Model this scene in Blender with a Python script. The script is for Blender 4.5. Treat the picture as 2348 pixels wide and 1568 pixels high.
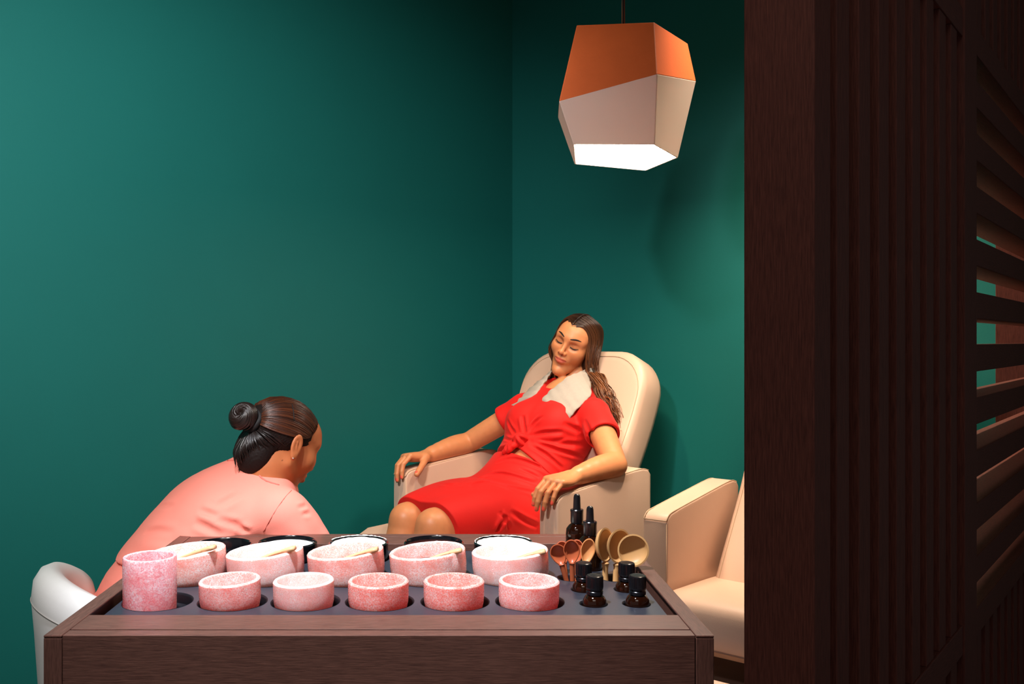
import bpy, bmesh, math, random
import numpy as np
from mathutils import Vector, Matrix
from mathutils.geometry import delaunay_2d_cdt

random.seed(7)
rng = np.random.default_rng(7)
for o in list(bpy.data.objects):
    bpy.data.objects.remove(o)
scene = bpy.context.scene
COL = scene.collection
PI = math.pi
H = 1.25                                  # eye height of the camera, metres

# ------------------------------------------------------------------ camera
F_PX = 2100.0
cam_data = bpy.data.cameras.new('camera')
cam_data.sensor_width = 36.0
cam_data.lens = F_PX / 2348.0 * 36.0
cam_data.shift_x = (1174 - 1025) / 2348.0
cam_data.shift_y = -4 / 2348.0
cam_data.clip_start = 0.05
cam = bpy.data.objects.new('camera', cam_data)
cam.location = (0, 0, H)
cam.rotation_euler = (PI / 2, 0, 0)
COL.objects.link(cam)
scene.camera = cam

# ------------------------------------------------------------------ view, world
scene.view_settings.view_transform = 'Standard'
scene.view_settings.look = 'None'
scene.view_settings.exposure = 0.0
scene.view_settings.gamma = 1.0
scene.view_settings.use_curve_mapping = False
world = bpy.data.worlds.new('world')
scene.world = world
world.use_nodes = True
bg = world.node_tree.nodes['Background']
bg.inputs[0].default_value = (1.0, 0.92, 0.90, 1)
bg.inputs[1].default_value = 0.15

# ------------------------------------------------------------------ lights of the room, with added fill lights
def spot(name, loc, target, watts, color, angle, blend, size):
    d = bpy.data.lights.new(name, 'SPOT')
    d.energy = watts
    d.color = color
    d.spot_size = math.radians(angle)
    d.spot_blend = blend
    d.shadow_soft_size = size
    o = bpy.data.objects.new(name, d)
    o.location = loc
    v = Vector(target) - Vector(loc)
    o.rotation_euler = v.to_track_quat('-Z', 'Y').to_euler()
    COL.objects.link(o)
    return o

WARM = (1.0, 0.72, 0.45)
COOL = (0.86, 0.90, 1.0)
# daylight-white downlight over the tray, warm one over the reclining chair,
# wall washers on the green walls
spot('ceiling_spot_tray', (-0.38, 1.08, 2.82), (-0.12, 1.60, 0.8), 510, COOL, 45, 0.9, 0.06)
spot('ceiling_spot_chair', (-0.10, 2.45, 2.82), (0.26, 3.10, 0.85), 105, WARM, 46, 0.8, 0.05)
spot('ceiling_spot_window_chair', (1.02, 2.72, 2.82), (1.02, 2.62, 0.8), 250, (1.0, 0.78, 0.56), 78, 1.0, 0.06)
spot('ceiling_spot_wall', (-0.95, 0.55, 2.82), (-0.80, 3.08, 1.28), 300, (1.0, 0.96, 0.94), 69, 1.0, 0.10)
spot('pendant_fill_spot', (-2.10, 0.70, 2.75), (0.48, 2.66, 1.98), 225, (1.0, 0.92, 0.86), 12, 0.8, 0.25)  # added narrow fill that brightens the pendant shade, not a room fixture
pd = bpy.data.lights.new('camera_side_fill', 'AREA')  # added soft fill above the camera, stands for no real ceiling light
pd.shape = 'RECTANGLE'; pd.size = 1.2; pd.size_y = 1.2
pd.energy = 15; pd.color = (1.0, 0.90, 0.80)
po = bpy.data.objects.new('camera_side_fill', pd)
po.location = (-0.25, 0.0, 2.86)
po.rotation_euler = (math.radians(22), 0, math.radians(-8))
COL.objects.link(po)

# ------------------------------------------------------------------ object helpers
def link(o, parent=None):
    COL.objects.link(o)
    if parent is not None:
        o.parent = parent
    return o

def tag(o, label=None, cat=None, group=None, kind=None):
    if label: o['label'] = label
    if cat: o['category'] = cat
    if group: o['group'] = group
    if kind: o['kind'] = kind
    return o

def thing(name, label, cat, loc=(0, 0, 0), rotz=0.0, group=None):
    o = bpy.data.objects.new(name, None)
    o.empty_display_size = 0.05
    o.location = loc
    o.rotation_euler = (0, 0, rotz)
    COL.objects.link(o)
    return tag(o, label, cat, group)

def mesh_obj(name, verts, faces, mat, parent=None, smooth=False):
    me = bpy.data.meshes.new(name)
    me.from_pydata([tuple(v) for v in verts], [], [tuple(f) for f in faces])
    me.validate()
    me.update()
    if smooth:
        me.polygons.foreach_set('use_smooth', [True] * len(me.polygons))
    if mat is not None:
        for m in (mat if isinstance(mat, (list, tuple)) else [mat]):
            me.materials.append(m)
    o = bpy.data.objects.new(name, me)
    return link(o, parent)

def bm_obj(name, bm, mat, parent=None, smooth=False, angle=None):
    me = bpy.data.meshes.new(name)
    bmesh.ops.recalc_face_normals(bm, faces=bm.faces)
    bm.to_mesh(me)
    bm.free()
    if smooth:
        me.polygons.foreach_set('use_smooth', [True] * len(me.polygons))
        if angle:
            me.set_sharp_from_angle(angle=math.radians(angle))
    for m in (mat if isinstance(mat, (list, tuple)) else [mat]):
        me.materials.append(m)
    o = bpy.data.objects.new(name, me)
    return link(o, parent)

def add_box(bm, lo, hi, bevel=0.0, seg=2, M=None):
    r = bmesh.ops.create_cube(bm, size=1.0)
    vs = r['verts']
    for v in vs:
        v.co = Vector([lo[i] + (v.co[i] + 0.5) * (hi[i] - lo[i]) for i in range(3)])
    if bevel > 0:
        es = list({e for v in vs for e in v.link_edges})
        rr = bmesh.ops.bevel(bm, geom=es, offset=bevel, segments=seg, profile=0.5, affect='EDGES')
        vs = list(set(rr['verts']) | {v for v in vs if v.is_valid})
    if M is not None:
        for v in vs: v.co = M @ v.co
    return vs

def box(name, lo, hi, mat, parent=None, bevel=0.0, seg=2, M=None, smooth=False):
    bm = bmesh.new()
    add_box(bm, lo, hi, bevel, seg, M)
    return bm_obj(name, bm, mat, parent, smooth, 40 if smooth else None)

def lathe_data(profile, n=48, close=True):
    """profile: list of (r, z); revolved about z."""
    V, Fc = [], []
    rings = []
    for r, z in profile:
        if r < 1e-6:
            rings.append([len(V)]); V.append((0, 0, z))
        else:
            rings.append(list(range(len(V), len(V) + n)))
            for i in range(n):
                a = 2 * PI * i / n
                V.append((r * math.cos(a), r * math.sin(a), z))
    for a, b in zip(rings[:-1], rings[1:]):
        for i in range(n):
            j = (i + 1) % n
            if len(a) == 1 and len(b) == 1: continue
            if len(a) == 1: Fc.append((a[0], b[j], b[i]))
            elif len(b) == 1: Fc.append((a[i], a[j], b[0]))
            else: Fc.append((a[i], a[j], b[j], b[i]))
    return V, Fc

def lathe(name, profile, mat, parent=None, n=48, M=None, jitter=0.0, angle=35):
    V, Fc = lathe_data(profile, n)
    if jitter:
        V = [tuple(c + random.uniform(-jitter, jitter) for c in v) for v in V]
    if M is not None:
        V = [tuple(M @ Vector(v)) for v in V]
    bm = bmesh.new()
    bv = [bm.verts.new(v) for v in V]
    for f in Fc: bm.faces.new([bv[i] for i in f])
    return bm_obj(name, bm, mat, parent, True, angle)

def catmull(P, n=8):
    P = np.asarray(P, float)
    Q = np.vstack([2 * P[0] - P[1], P, 2 * P[-1] - P[-2]])
    out = []
    for i in range(1, len(Q) - 2):
        for t in np.linspace(0, 1, n, endpoint=False):
            a, b, c, d = Q[i - 1], Q[i], Q[i + 1], Q[i + 2]
            out.append(0.5 * ((2 * b) + (-a + c) * t + (2 * a - 5 * b + 4 * c - d) * t * t + (-a + 3 * b - 3 * c + d) * t ** 3))
    out.append(Q[-2])
    return np.array(out)

def tube_data(path, radius, n=8, normal=None, flat=1.0, closed=False, cap=True):
    """tube of elliptic section along path; radius scalar or list; flat squashes along 'normal'."""
    P = np.asarray(path, float)
    m = len(P)
    R = np.full(m, radius, float) if np.isscalar(radius) else np.asarray(radius, float)
    if closed:
        T = np.roll(P, -1, 0) - np.roll(P, 1, 0)
    else:
        T = np.gradient(P, axis=0)
    T /= np.linalg.norm(T, axis=1)[:, None] + 1e-12
    if normal is None:
        nrm = np.array([0, 0, 1.0]) if abs(T[0][2]) < 0.9 else np.array([1.0, 0, 0])
        N = []
        for t in T:
            nrm = nrm - t * nrm.dot(t)
            nrm /= np.linalg.norm(nrm) + 1e-12
            N.append(nrm.copy())
        N = np.array(N)
    else:
        N = np.asarray(normal, float)
        if N.ndim == 1: N = np.tile(N, (m, 1))
        N = N - T * (N * T).sum(1)[:, None]
        N /= np.linalg.norm(N, axis=1)[:, None] + 1e-12
    B = np.cross(T, N)
    a = np.linspace(0, 2 * PI, n, endpoint=False)
    V = (P[:, None, :] + R[:, None, None] * (np.cos(a)[None, :, None] * B[:, None, :] + flat * np.sin(a)[None, :, None] * N[:, None, :])).reshape(-1, 3)
    Fc = []
    for i in range(m if closed else m - 1):
        k = (i + 1) % m
        for j in range(n):
            l = (j + 1) % n
            Fc.append((i * n + j, i * n + l, k * n + l, k * n + j))
    if cap and not closed:
        Fc.append(tuple(range(n))[::-1])
        Fc.append(tuple((m - 1) * n + j for j in range(n)))
    return V, Fc

def tube(name, path, radius, mat, parent=None, n=8, **kw):
    V, Fc = tube_data(path, radius, n, **kw)
    return mesh_obj(name, V, Fc, mat, parent, True)

def joined(parts):
    V, Fc, off = [], [], 0
    for v, f in parts:
        V.extend([tuple(x) for x in v])
        Fc.extend([tuple(i + off for i in q) for q in f])
        off += len(v)
    return V, Fc

# ------------------------------------------------------------------ materials
def new_mat(name):
    m = bpy.data.materials.new(name)
    m.use_nodes = True
    nt = m.node_tree
    return m, nt, nt.nodes['Principled BSDF']

def N(nt, typ, **inp):
    n = nt.nodes.new(typ)
    for k, v in inp.items():
        if k.startswith('_'): setattr(n, k[1:], v)
        else: n.inputs[k.replace('__', ' ')].default_value = v
    return n

def srgb(r, g, b):
    def f(c):
        c /= 255.0
        return c / 12.92 if c <= 0.04045 else ((c + 0.055) / 1.055) ** 2.4
    return (f(r), f(g), f(b), 1.0)

def simple(name, col, rough=0.5, spec=0.5, noise=0.0, nscale=40.0, bump=0.0, bscale=200.0, metallic=0.0, sub=0.0, coat=0.0, sheen=0.0):
    m, nt, b = new_mat(name)
    b.inputs['Base Color'].default_value = col
    b.inputs['Roughness'].default_value = rough
    b.inputs['Specular IOR Level'].default_value = spec
    b.inputs['Metallic'].default_value = metallic
    if sub:
        b.inputs['Subsurface Weight'].default_value = sub
        b.inputs['Subsurface Radius'].default_value = (1.0, 0.35, 0.2)
        b.inputs['Subsurface Scale'].default_value = 0.008
    if coat: b.inputs['Coat Weight'].default_value = coat
    if sheen:
        b.inputs['Sheen Weight'].default_value = sheen
        b.inputs['Sheen Roughness'].default_value = 0.5
    tc = N(nt, 'ShaderNodeTexCoord')
    if noise:
        nz = N(nt, 'ShaderNodeTexNoise', Scale=nscale, Detail=5.0, Roughness=0.6)
        nt.links.new(tc.outputs['Object'], nz.inputs['Vector'])
        mx = N(nt, 'ShaderNodeMix', _data_type='RGBA')
        c = Vector(col[:3])
        mx.inputs['A'].default_value = (*(c * (1 - noise)), 1)
        mx.inputs['B'].default_value = (*[min(1, x) for x in c * (1 + noise)], 1)
        nt.links.new(nz.outputs['Fac'], mx.inputs['Factor'])
        nt.links.new(mx.outputs['Result'], b.inputs['Base Color'])
    if bump:
        nb = N(nt, 'ShaderNodeTexNoise', Scale=bscale, Detail=4.0)
        nt.links.new(tc.outputs['Object'], nb.inputs['Vector'])
        bp = N(nt, 'ShaderNodeBump', Strength=bump, Distance=0.002)
        nt.links.new(nb.outputs['Fac'], bp.inputs['Height'])
        nt.links.new(bp.outputs['Normal'], b.inputs['Normal'])
    return m

def wood(name, c1, c2, axis, rough=0.45, scale=1.0, bump=0.15, stretch=170.0):
    """grain lines run along the given object axis"""
    m, nt, b = new_mat(name)
    tc = N(nt, 'ShaderNodeTexCoord')
    mp = N(nt, 'ShaderNodeMapping')
    s = [stretch * scale] * 3
    s[axis] = 9.0 * scale
    mp.inputs['Scale'].default_value = s
    nt.links.new(tc.outputs['Object'], mp.inputs['Vector'])
    nz = N(nt, 'ShaderNodeTexNoise', Scale=4.0, Detail=8.0, Roughness=0.65, Distortion=0.4)
    nt.links.new(mp.outputs['Vector'], nz.inputs['Vector'])
    nl = N(nt, 'ShaderNodeTexNoise', Scale=2.2, Detail=2.0)
    nt.links.new(tc.outputs['Object'], nl.inputs['Vector'])
    ad = N(nt, 'ShaderNodeMath', _operation='MULTIPLY_ADD')
    nt.links.new(nl.outputs['Fac'], ad.inputs[0]); ad.inputs[1].default_value = 0.22
    nt.links.new(nz.outputs['Fac'], ad.inputs[2])
    rp = N(nt, 'ShaderNodeValToRGB')
    rp.color_ramp.elements[0].position = 0.35; rp.color_ramp.elements[0].color = c1
    rp.color_ramp.elements[1].position = 0.85; rp.color_ramp.elements[1].color = c2
    nt.links.new(ad.outputs[0], rp.inputs['Fac'])
    nt.links.new(rp.outputs['Color'], b.inputs['Base Color'])
    b.inputs['Roughness'].default_value = rough
    bp = N(nt, 'ShaderNodeBump', Strength=bump, Distance=0.0015)
    nt.links.new(nz.outputs['Fac'], bp.inputs['Height'])
    nt.links.new(bp.outputs['Normal'], b.inputs['Normal'])
    return m

M_wall = simple('green_paint', srgb(19, 113, 107), 0.62, 0.3, noise=0.05, nscale=3.0, bump=0.12, bscale=350)
M_floor = wood('floor_oak', srgb(70, 48, 38), srgb(110, 80, 62), 0, 0.5)
M_ceil = simple('ceiling_paint', srgb(60, 58, 56), 0.8, 0.2)
M_dark = simple('black_recess', srgb(10, 9, 10), 0.6)
WC1, WC2 = srgb(58, 34, 28), srgb(116, 77, 64)
M_tw = [wood('table_oak_x', WC1, WC2, 0, 0.36), wood('table_oak_y', WC1, WC2, 1, 0.36), wood('table_oak_z', WC1, WC2, 2, 0.36)]
SC1, SC2 = srgb(60, 29, 25), srgb(112, 62, 52)
M_sw = [wood('screen_oak_x', SC1, SC2, 0, 0.6), wood('screen_oak_y', SC1, SC2, 1, 0.6), wood('screen_oak_z', SC1, SC2, 2, 0.6)]
for m_ in M_sw: m_.node_tree.nodes['Principled BSDF'].inputs['Specular IOR Level'].default_value = 0.2
M_leather = simple('cream_leather', srgb(213, 179, 157), 0.42, 0.45, noise=0.04, nscale=6.0, bump=0.10, bscale=420)
M_seam = simple('cream_thread', srgb(196, 166, 138), 0.6)
M_base = simple('brown_base', srgb(88, 62, 48), 0.5)
M_white_leather = simple('white_leather', srgb(248, 246, 242), 0.45, 0.45, noise=0.03, bump=0.06, bscale=380)
# ------------------------------------------------------------------ smooth solids (distance field -> mesh)
def v3(*a): return np.array(a, np.float32)

class Solid:
    def __init__(self): self.ops = []
    def op(self, fn, lo=None, hi=None, k=0.0, mode='u'):
        self.ops.append((fn, None if lo is None else np.asarray(lo, np.float32), None if hi is None else np.asarray(hi, np.float32), k, mode))
        return self
    def cap(self, a, b, ra, rb, k=0.0, mode='u', sq=None):
        a = np.asarray(a, np.float32); b = np.asarray(b, np.float32)
        ab = b - a; L2 = max(float(ab @ ab), 1e-12)
        if sq is not None:
            n = np.asarray(sq[0], np.float32); n = n / np.linalg.norm(n); s = float(sq[1])
        a0, a1, a2 = (float(v) for v in a); e0, e1, e2 = (float(v) / L2 for v in ab); f0, f1, f2 = (float(v) for v in ab)
        dr = rb - ra
        def fn(P):
            x = P[:, 0] - a0; y = P[:, 1] - a1; z = P[:, 2] - a2
            t = x * e0; t += y * e1; t += z * e2
            np.clip(t, 0, 1, out=t)
            x -= t * f0; y -= t * f1; z -= t * f2
            if sq is not None:
                m = x * n[0] + y * n[1] + z * n[2]; m *= (s - 1)
                x += m * n[0]; y += m * n[1]; z += m * n[2]
            x *= x; y *= y; z *= z
            x += y; x += z
            np.sqrt(x, out=x)
            t *= dr; x -= t; x -= ra
            return x
        R = max(ra, rb) / (min(1.0, sq[1]) if sq is not None else 1.0)
        return self.op(fn, np.minimum(a, b) - R, np.maximum(a, b) + R, k, mode)
    def chain(self, pts, rad, k=0.0, n=4, sq=None, mode='u'):
        D = np.column_stack([np.asarray(pts, float), np.asarray(rad, float)])
        if n > 1: D = catmull(D, n)
        for p, q in zip(D[:-1], D[1:]):
            self.cap(p[:3], q[:3], p[3], q[3], k, mode, sq)
        return self
    def ell(self, c, r, k=0.0, mode='u', R=None):
        c = np.asarray(c, np.float32); r = np.asarray(r, np.float32)
        Rm = np.eye(3, dtype=np.float32) if R is None else np.asarray(R, np.float32)   # rows = local axes
        A = (Rm / r[:, None]).astype(float); ir = [1.0 / float(v) ** 2 for v in r]
        c0, c1, c2 = (float(v) for v in c)
        def fn(P):
            x = P[:, 0] - c0; y = P[:, 1] - c1; z = P[:, 2] - c2
            k0 = 0; k1 = 1e-9
            for i in range(3):
                u = x * A[i, 0]; u += y * A[i, 1]; u += z * A[i, 2]
                u *= u
                k0 = k0 + u; k1 = k1 + u * ir[i]
            k0 = np.sqrt(k0)
            return k0 * (k0 - 1) / np.sqrt(k1)
        m = float(r.max())
        return self.op(fn, c - m, c + m, k, mode)
    def sph(self, c, r, k=0.0, mode='u'):
        c = np.asarray(c, np.float32)
        return self.op(lambda P: np.sqrt(((P - c) ** 2).sum(1)) - r, c - r, c + r, k, mode)
    def half(self, p, n, k=0.0):
        """keep the side the normal points away from"""
        p = np.asarray(p, np.float32); n = np.asarray(n, np.float32); n = n / np.linalg.norm(n)
        return self.op(lambda P: (P - p) @ n, None, None, k, 'i')
    def disp(self, fn): return self.op(fn, None, None, 0, 'd')
    def pack(self):
        big = np.full(3, 1e3, np.float32)
        self.LO = np.array([-big if o[1] is None else o[1] - (o[3] + .05) for o in self.ops])
        self.HI = np.array([big if o[2] is None else o[2] + (o[3] + .05) for o in self.ops])
    def val(self, P, lo=None, hi=None):
        d = np.full(len(P), 5.0, np.float32)
        if lo is None: ops = self.ops
        else: ops = [self.ops[i] for i in np.nonzero(((self.LO <= hi) & (self.HI >= lo)).all(1))[0]]
        for fn, l, h, k, mode in ops:
            e = fn(P)
            if mode == 'd': d = d + e; continue
            if mode == 'u':
                r = np.minimum(d, e)
                if k > 0:
                    d -= e; np.abs(d, out=d); np.subtract(k, d, out=d); np.maximum(d, 0, out=d); d *= d; d *= 1 / (4 * k); r -= d
            elif mode == 's':
                r = np.maximum(d, -e)
                if k > 0: r = r + np.maximum(k - np.abs(d + e), 0) ** 2 / (4 * k)
            else:
                r = np.maximum(d, e)
                if k > 0: r = r + np.maximum(k - np.abs(d - e), 0) ** 2 / (4 * k)
            d = r
        return d
    def mesh(self, h, lo=None, hi=None, bs=12):
        if lo is None:
            L = [o for o in self.ops if o[4] == 'u']
            lo = np.min([o[1] for o in L], 0) - 0.03; hi = np.max([o[2] for o in L], 0) + 0.03
        lo = np.asarray(lo, np.float32); hi = np.asarray(hi, np.float32)
        S = bs * h
        nb = np.ceil((hi - lo) / S).astype(int)
        gi = np.stack(np.meshgrid(*[np.arange(n) for n in nb], indexing='ij'), -1).reshape(-1, 3)
        cc = lo + (gi + 0.5) * S
        dc = self.val(cc.astype(np.float32))
        gi = gi[np.abs(dc) < S * 1.75 + 0.006]
        near = np.full(len(gi), 9.0, np.float32); sg = np.zeros(len(gi), np.int32)
        for o_ in [(i, j, k) for i in (.02, .5, .98) for j in (.02, .5, .98) for k in (.02, .5, .98)]:
            v_ = self.val((lo + (gi + np.array(o_)) * S).astype(np.float32))
            near = np.minimum(near, np.abs(v_)); sg += v_ < 0
        gi = gi[(near < S * .62) | ((sg > 0) & (sg < 27))]
        loc = np.stack(np.meshgrid(*[np.arange(bs + 1)] * 3, indexing='ij'), -1).reshape(-1, 3)
        D = np.empty((len(gi), bs + 1, bs + 1, bs + 1), np.float32)
        self.pack()
        lo64 = lo.astype(np.float64)
        def one(q):
            b0 = lo + gi[q] * S
            P = np.asfortranarray((lo64 + (gi[q] * bs + loc) * h).astype(np.float32))
            D[q] = self.val(P, b0, b0 + S).reshape(bs + 1, bs + 1, bs + 1)
        for q in range(len(gi)): one(q)
        ins = D < 0
        keep = ins.reshape(len(gi), -1).any(1) & ~ins.reshape(len(gi), -1).all(1)
        D = D[keep]; gi = gi[keep]; ins = ins[keep]
        cs = np.zeros((len(gi), bs, bs, bs), np.int8)
        off = [(i, j, k) for i in (0, 1) for j in (0, 1) for k in (0, 1)]
        for i, j, k in off: cs += ins[:, i:i + bs, j:j + bs, k:k + bs]
        bi, ci, cj, ck = np.nonzero((cs > 0) & (cs < 8))
        corner = np.stack([D[bi, ci + i, cj + j, ck + k] for i, j, k in off], 1)
        acc = np.zeros((len(bi), 3)); cnt = np.zeros(len(bi))
        for a in range(8):
            for ax, st in ((0, 4), (1, 2), (2, 1)):
                if a & st: continue
                b = a | st
                da, db = corner[:, a], corner[:, b]
                m = (da < 0) != (db < 0)
                t = np.where(m, da / np.where(m, da - db, 1), 0)
                p = np.tile(np.array(off[a], float), (len(bi), 1)); p[:, ax] += t
                acc += p * m[:, None]; cnt += m
        base = gi[bi] * bs + np.stack([ci, cj, ck], 1)
        V = lo + (base + acc / cnt[:, None]) * h
        dim = nb * bs + 2
        key = lambda g: (g[:, 0].astype(np.int64) * dim[1] + g[:, 1]) * dim[2] + g[:, 2]
        ids = key(base); order = np.argsort(ids); sid = ids[order]
        F = []
        for ax in range(3):
            sl = [slice(0, bs)] * 3; s2 = list(sl); s2[ax] = slice(1, bs + 1)
            A = ins[:, sl[0], sl[1], sl[2]]; B = ins[:, s2[0], s2[1], s2[2]]
            e = np.nonzero(A != B)
            g = gi[e[0]] * bs + np.stack(e[1:], 1)
            flip = A[e]
            u, w = (ax + 1) % 3, (ax + 2) % 3
            q = []
            for du, dw in ((-1, -1), (0, -1), (0, 0), (-1, 0)):
                c = g.copy(); c[:, u] += du; c[:, w] += dw
                kk = key(c); pos = np.clip(np.searchsorted(sid, kk), 0, len(sid) - 1)
                q.append(np.where(sid[pos] == kk, order[pos], -1))
            q = np.stack(q, 1); ok = (q >= 0).all(1)
            q = q[ok]; fl = flip[ok]
            q[~fl] = q[~fl][:, ::-1]
            F.append(q)
        return V, np.vstack(F)

def solid_obj(name, V, F, mat, parent=None, colors=None):
    me = bpy.data.meshes.new(name)
    me.vertices.add(len(V)); me.vertices.foreach_set('co', np.asarray(V, np.float32).ravel())
    me.loops.add(F.size); me.loops.foreach_set('vertex_index', F.astype(np.int32).ravel())
    me.polygons.add(len(F)); me.polygons.foreach_set('loop_start', np.arange(0, F.size, 4, dtype=np.int32))
    me.polygons.foreach_set('use_smooth', np.ones(len(F), bool))
    me.update(calc_edges=True)
    cnt = np.zeros(len(me.edges), np.int32); ei = np.empty(len(me.loops), np.int32)
    me.loops.foreach_get('edge_index', ei); np.add.at(cnt, ei, 1)
    if (cnt == 1).any():                               # close pinholes
        bm = bmesh.new(); bm.from_mesh(me)
        bmesh.ops.holes_fill(bm, edges=[e for e in bm.edges if e.is_boundary], sides=12)
        for f in bm.faces: f.smooth = True
        bm.to_mesh(me); bm.free()
    if colors is not None:
        ca = me.color_attributes.new('skin', 'FLOAT_COLOR', 'POINT')
        ca.data.foreach_set('color', np.column_stack([colors, np.ones(len(V))]).astype(np.float32).ravel())
    me.materials.append(mat)
    o = bpy.data.objects.new(name, me)
    return link(o, parent)

def cam_dir(u, v): return np.array(((u - 1025) / F_PX, 1.0, -(v - 780) / F_PX))
def cast(S, u, v, to_local, t0=1.2, t1=4.2):
    """where the line of sight through photo point (u, v) meets the solid, in its local axes"""
    d = cam_dir(u, v)
    ts = np.linspace(t0, t1, 1500)
    P = np.array((0, 0, H)) + ts[:, None] * d
    Q = to_local(P).astype(np.float32)
    val = S.val(np.asfortranarray(Q)); i = int(np.argmax(val < 0))
    return Q[i] if val[i] < 0 else None
def creases(S, lines, to_local):
    """cloth creases: lines of (points, width, depth); returns a displacement function"""
    LN = []
    for pts, w, dep in lines:
        Q = [cast(S, u, v, to_local) for u, v in catmull(pts, 5)]
        Q = [q for q in Q if q is not None]
        if len(Q) < 2: continue
        Q = np.array(Q)
        LN.append((Q.astype(np.float32), w, dep))
    def fn(P):
        out = np.zeros(len(P), np.float32)
        lo_, hi_ = P.min(0), P.max(0)
        for Q, w, dep in LN:
            m = 4.5 * w
            if (Q.min(0) - m > hi_).any() or (Q.max(0) + m < lo_).any(): continue
            dm = np.full(len(P), 9.0, np.float32); em = np.zeros(len(P), np.float32)
            n = len(Q) - 1
            for i in range(n):
                a, ab = Q[i], Q[i + 1] - Q[i]
                q = P - a
                t = np.clip((q * ab).sum(1) / (ab @ ab + 1e-12), 0, 1)
                q = q - t[:, None] * ab
                d = np.sqrt((q * q).sum(1))
                b = d < dm
                dm = np.where(b, d, dm); em = np.where(b, (i + t) / n, em)
            out += dep * (np.exp(-(dm / w) ** 2) - .5 * np.exp(-((dm - 1.9 * w) / w) ** 2)) * np.clip(np.sin(PI * em), 0, 1) ** .7
        return out
    return fn
# ------------------------------------------------------------------ the room
CX, CY = 0.0715, 3.06                     # armchair origin
CR = math.radians(-48.0)                  # armchair turn; its local axes: x = sitter's left, y = backwards
cr, sr = math.cos(CR), math.sin(CR)
def loc2w(s, b): return (CX + cr * s - sr * b, CY + sr * s + cr * b)
def w2loc(x, y):
    x -= CX; y -= CY
    return (cr * x + sr * y, -sr * x + cr * y)

ROOM_Z = 2.9
WB, WS = 0.88, -0.644                      # wall planes in chair axes
def wall(name, p0, p1, thick):
    (x0, y0), (x1, y1) = p0, p1
    d = Vector((x1 - x0, y1 - y0)); L = d.length
    rot = math.atan2(d.y, d.x)
    o = box(name, (0, 0, 0), (L, thick, ROOM_Z), M_wall)
    o.location = (x0, y0, 0); o.rotation_euler = (0, 0, rot)
    return tag(o, kind='structure')
wall('wall_left', loc2w(WS, WB - 4.2), loc2w(WS, WB), 0.1)       # runs to the corner
wall('wall_right', loc2w(WS, WB), loc2w(2.3, WB), 0.1)
tag(box('floor', (-4, -1.5, -0.06), (4, 5.5, 0.0), M_floor), kind='structure')
tag(box('ceiling', (-4, -1.5, ROOM_Z), (4, 5.5, ROOM_Z + 0.06), M_ceil), kind='structure')

# ------------------------------------------------------------------ slatted oak screen on the right
SK = 0.90 / 1.10                            # module of the screen
SX0, SY0 = 0.4415 * SK, 0.90
SA = math.atan2(0.774, 0.633)
PD = 0.087 * SK                            # depth of the screen (local +y is the room side)
screen = thing('slatted_screen', 'dark oak slatted partition screen with upright battens and horizontal louvres at the right', 'partition', (SX0, SY0, 0), SA)
SEND = 2.11
TZ0, TZ1, BZ0, BZ1 = H + 0.603 * SK, H + 0.660 * SK, H - 0.625 * SK, H - 0.566 * SK
PX1, PX2, PX3, PX4 = 0.0625 * SK, 0.925 * SK, 1.052 * SK, SEND - 0.075
box('post', (0.0, 0.0, 0.0), (PX1, PD, ROOM_Z), M_sw[2], screen, 0.0015)
box('post', (PX2, 0.0, 0.0), (PX3, PD, ROOM_Z), M_sw[2], screen, 0.0015)
box('post', (PX4, 0.0, 0.0), (SEND, 0.145, ROOM_Z), M_sw[2], screen, 0.0015)
def rail(x0, x1, z0, z1, n='rail'): return box(n, (x0, 0.003, z0), (x1, PD - 0.002, z1), M_sw[0], screen, 0.0015)
for (x0, x1) in ((PX1, PX2), (PX3, PX4)):
    rail(x0, x1, TZ0, TZ1); rail(x0, x1, BZ0, BZ1)
slat_me = {}
def slat(x, z0, z1):
    k = (z0, z1)
    if k not in slat_me:
        o = box('slat', (0, 0.005, z0), (0.055 * SK, PD - 0.005, z1), M_sw[2], screen, 0.0012)
        slat_me[k] = o.data
    else:
        o = link(bpy.data.objects.new('slat', slat_me[k]), screen)
    o.location = (x, 0, 0)
for i in range(1, 9):
    x = (0.007 + 0.1023 * i) * SK
    slat(x, BZ1, TZ0); slat(x, 0.0, BZ0); slat(x, TZ1, ROOM_Z)
n2 = int((PX4 - PX3 - 0.02) / 0.0838)
for i in range(n2):
    x = PX3 + 0.030 + 0.0838 * i
    slat(x, TZ1, ROOM_Z); slat(x, 0.0, BZ0)
lm = None
for i in range(10):
    z = TZ1 - 0.1116 * SK * (i + 1)
    if lm is None:
        o = rail(PX3, PX4, -0.0565 * SK, 0.0, 'louvre'); lm = o.data
    else:
        o = link(bpy.data.objects.new('louvre', lm), screen)
    o.location = (0, 0, z)

# ------------------------------------------------------------------ pendant lamp
M_terra = simple('terracotta_enamel', srgb(206, 96, 42), 0.55, 0.4, noise=0.10, nscale=14.0, bump=0.15, bscale=120)
M_shade = simple('glossy_white_enamel', srgb(226, 208, 198), 0.22, 0.5)
nt = M_shade.node_tree                       # thin porcelain lets a little of the lamp through
tl = N(nt, 'ShaderNodeBsdfTranslucent', Color=srgb(250, 232, 220))
ms = N(nt, 'ShaderNodeMixShader', Fac=0.075)
nt.links.new(nt.nodes['Principled BSDF'].outputs[0], ms.inputs[1]); nt.links.new(tl.outputs[0], ms.inputs[2])
nt.links.new(ms.outputs[0], nt.nodes['Material Output'].inputs['Surface'])
M_glow, nt, b = new_mat('opal_diffuser')
b.inputs['Base Color'].default_value = (1, 1, 1, 1)
b.inputs['Emission Color'].default_value = (1.0, 0.88, 0.73, 1)
b.inputs['Emission Strength'].default_value = 32.0
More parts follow.
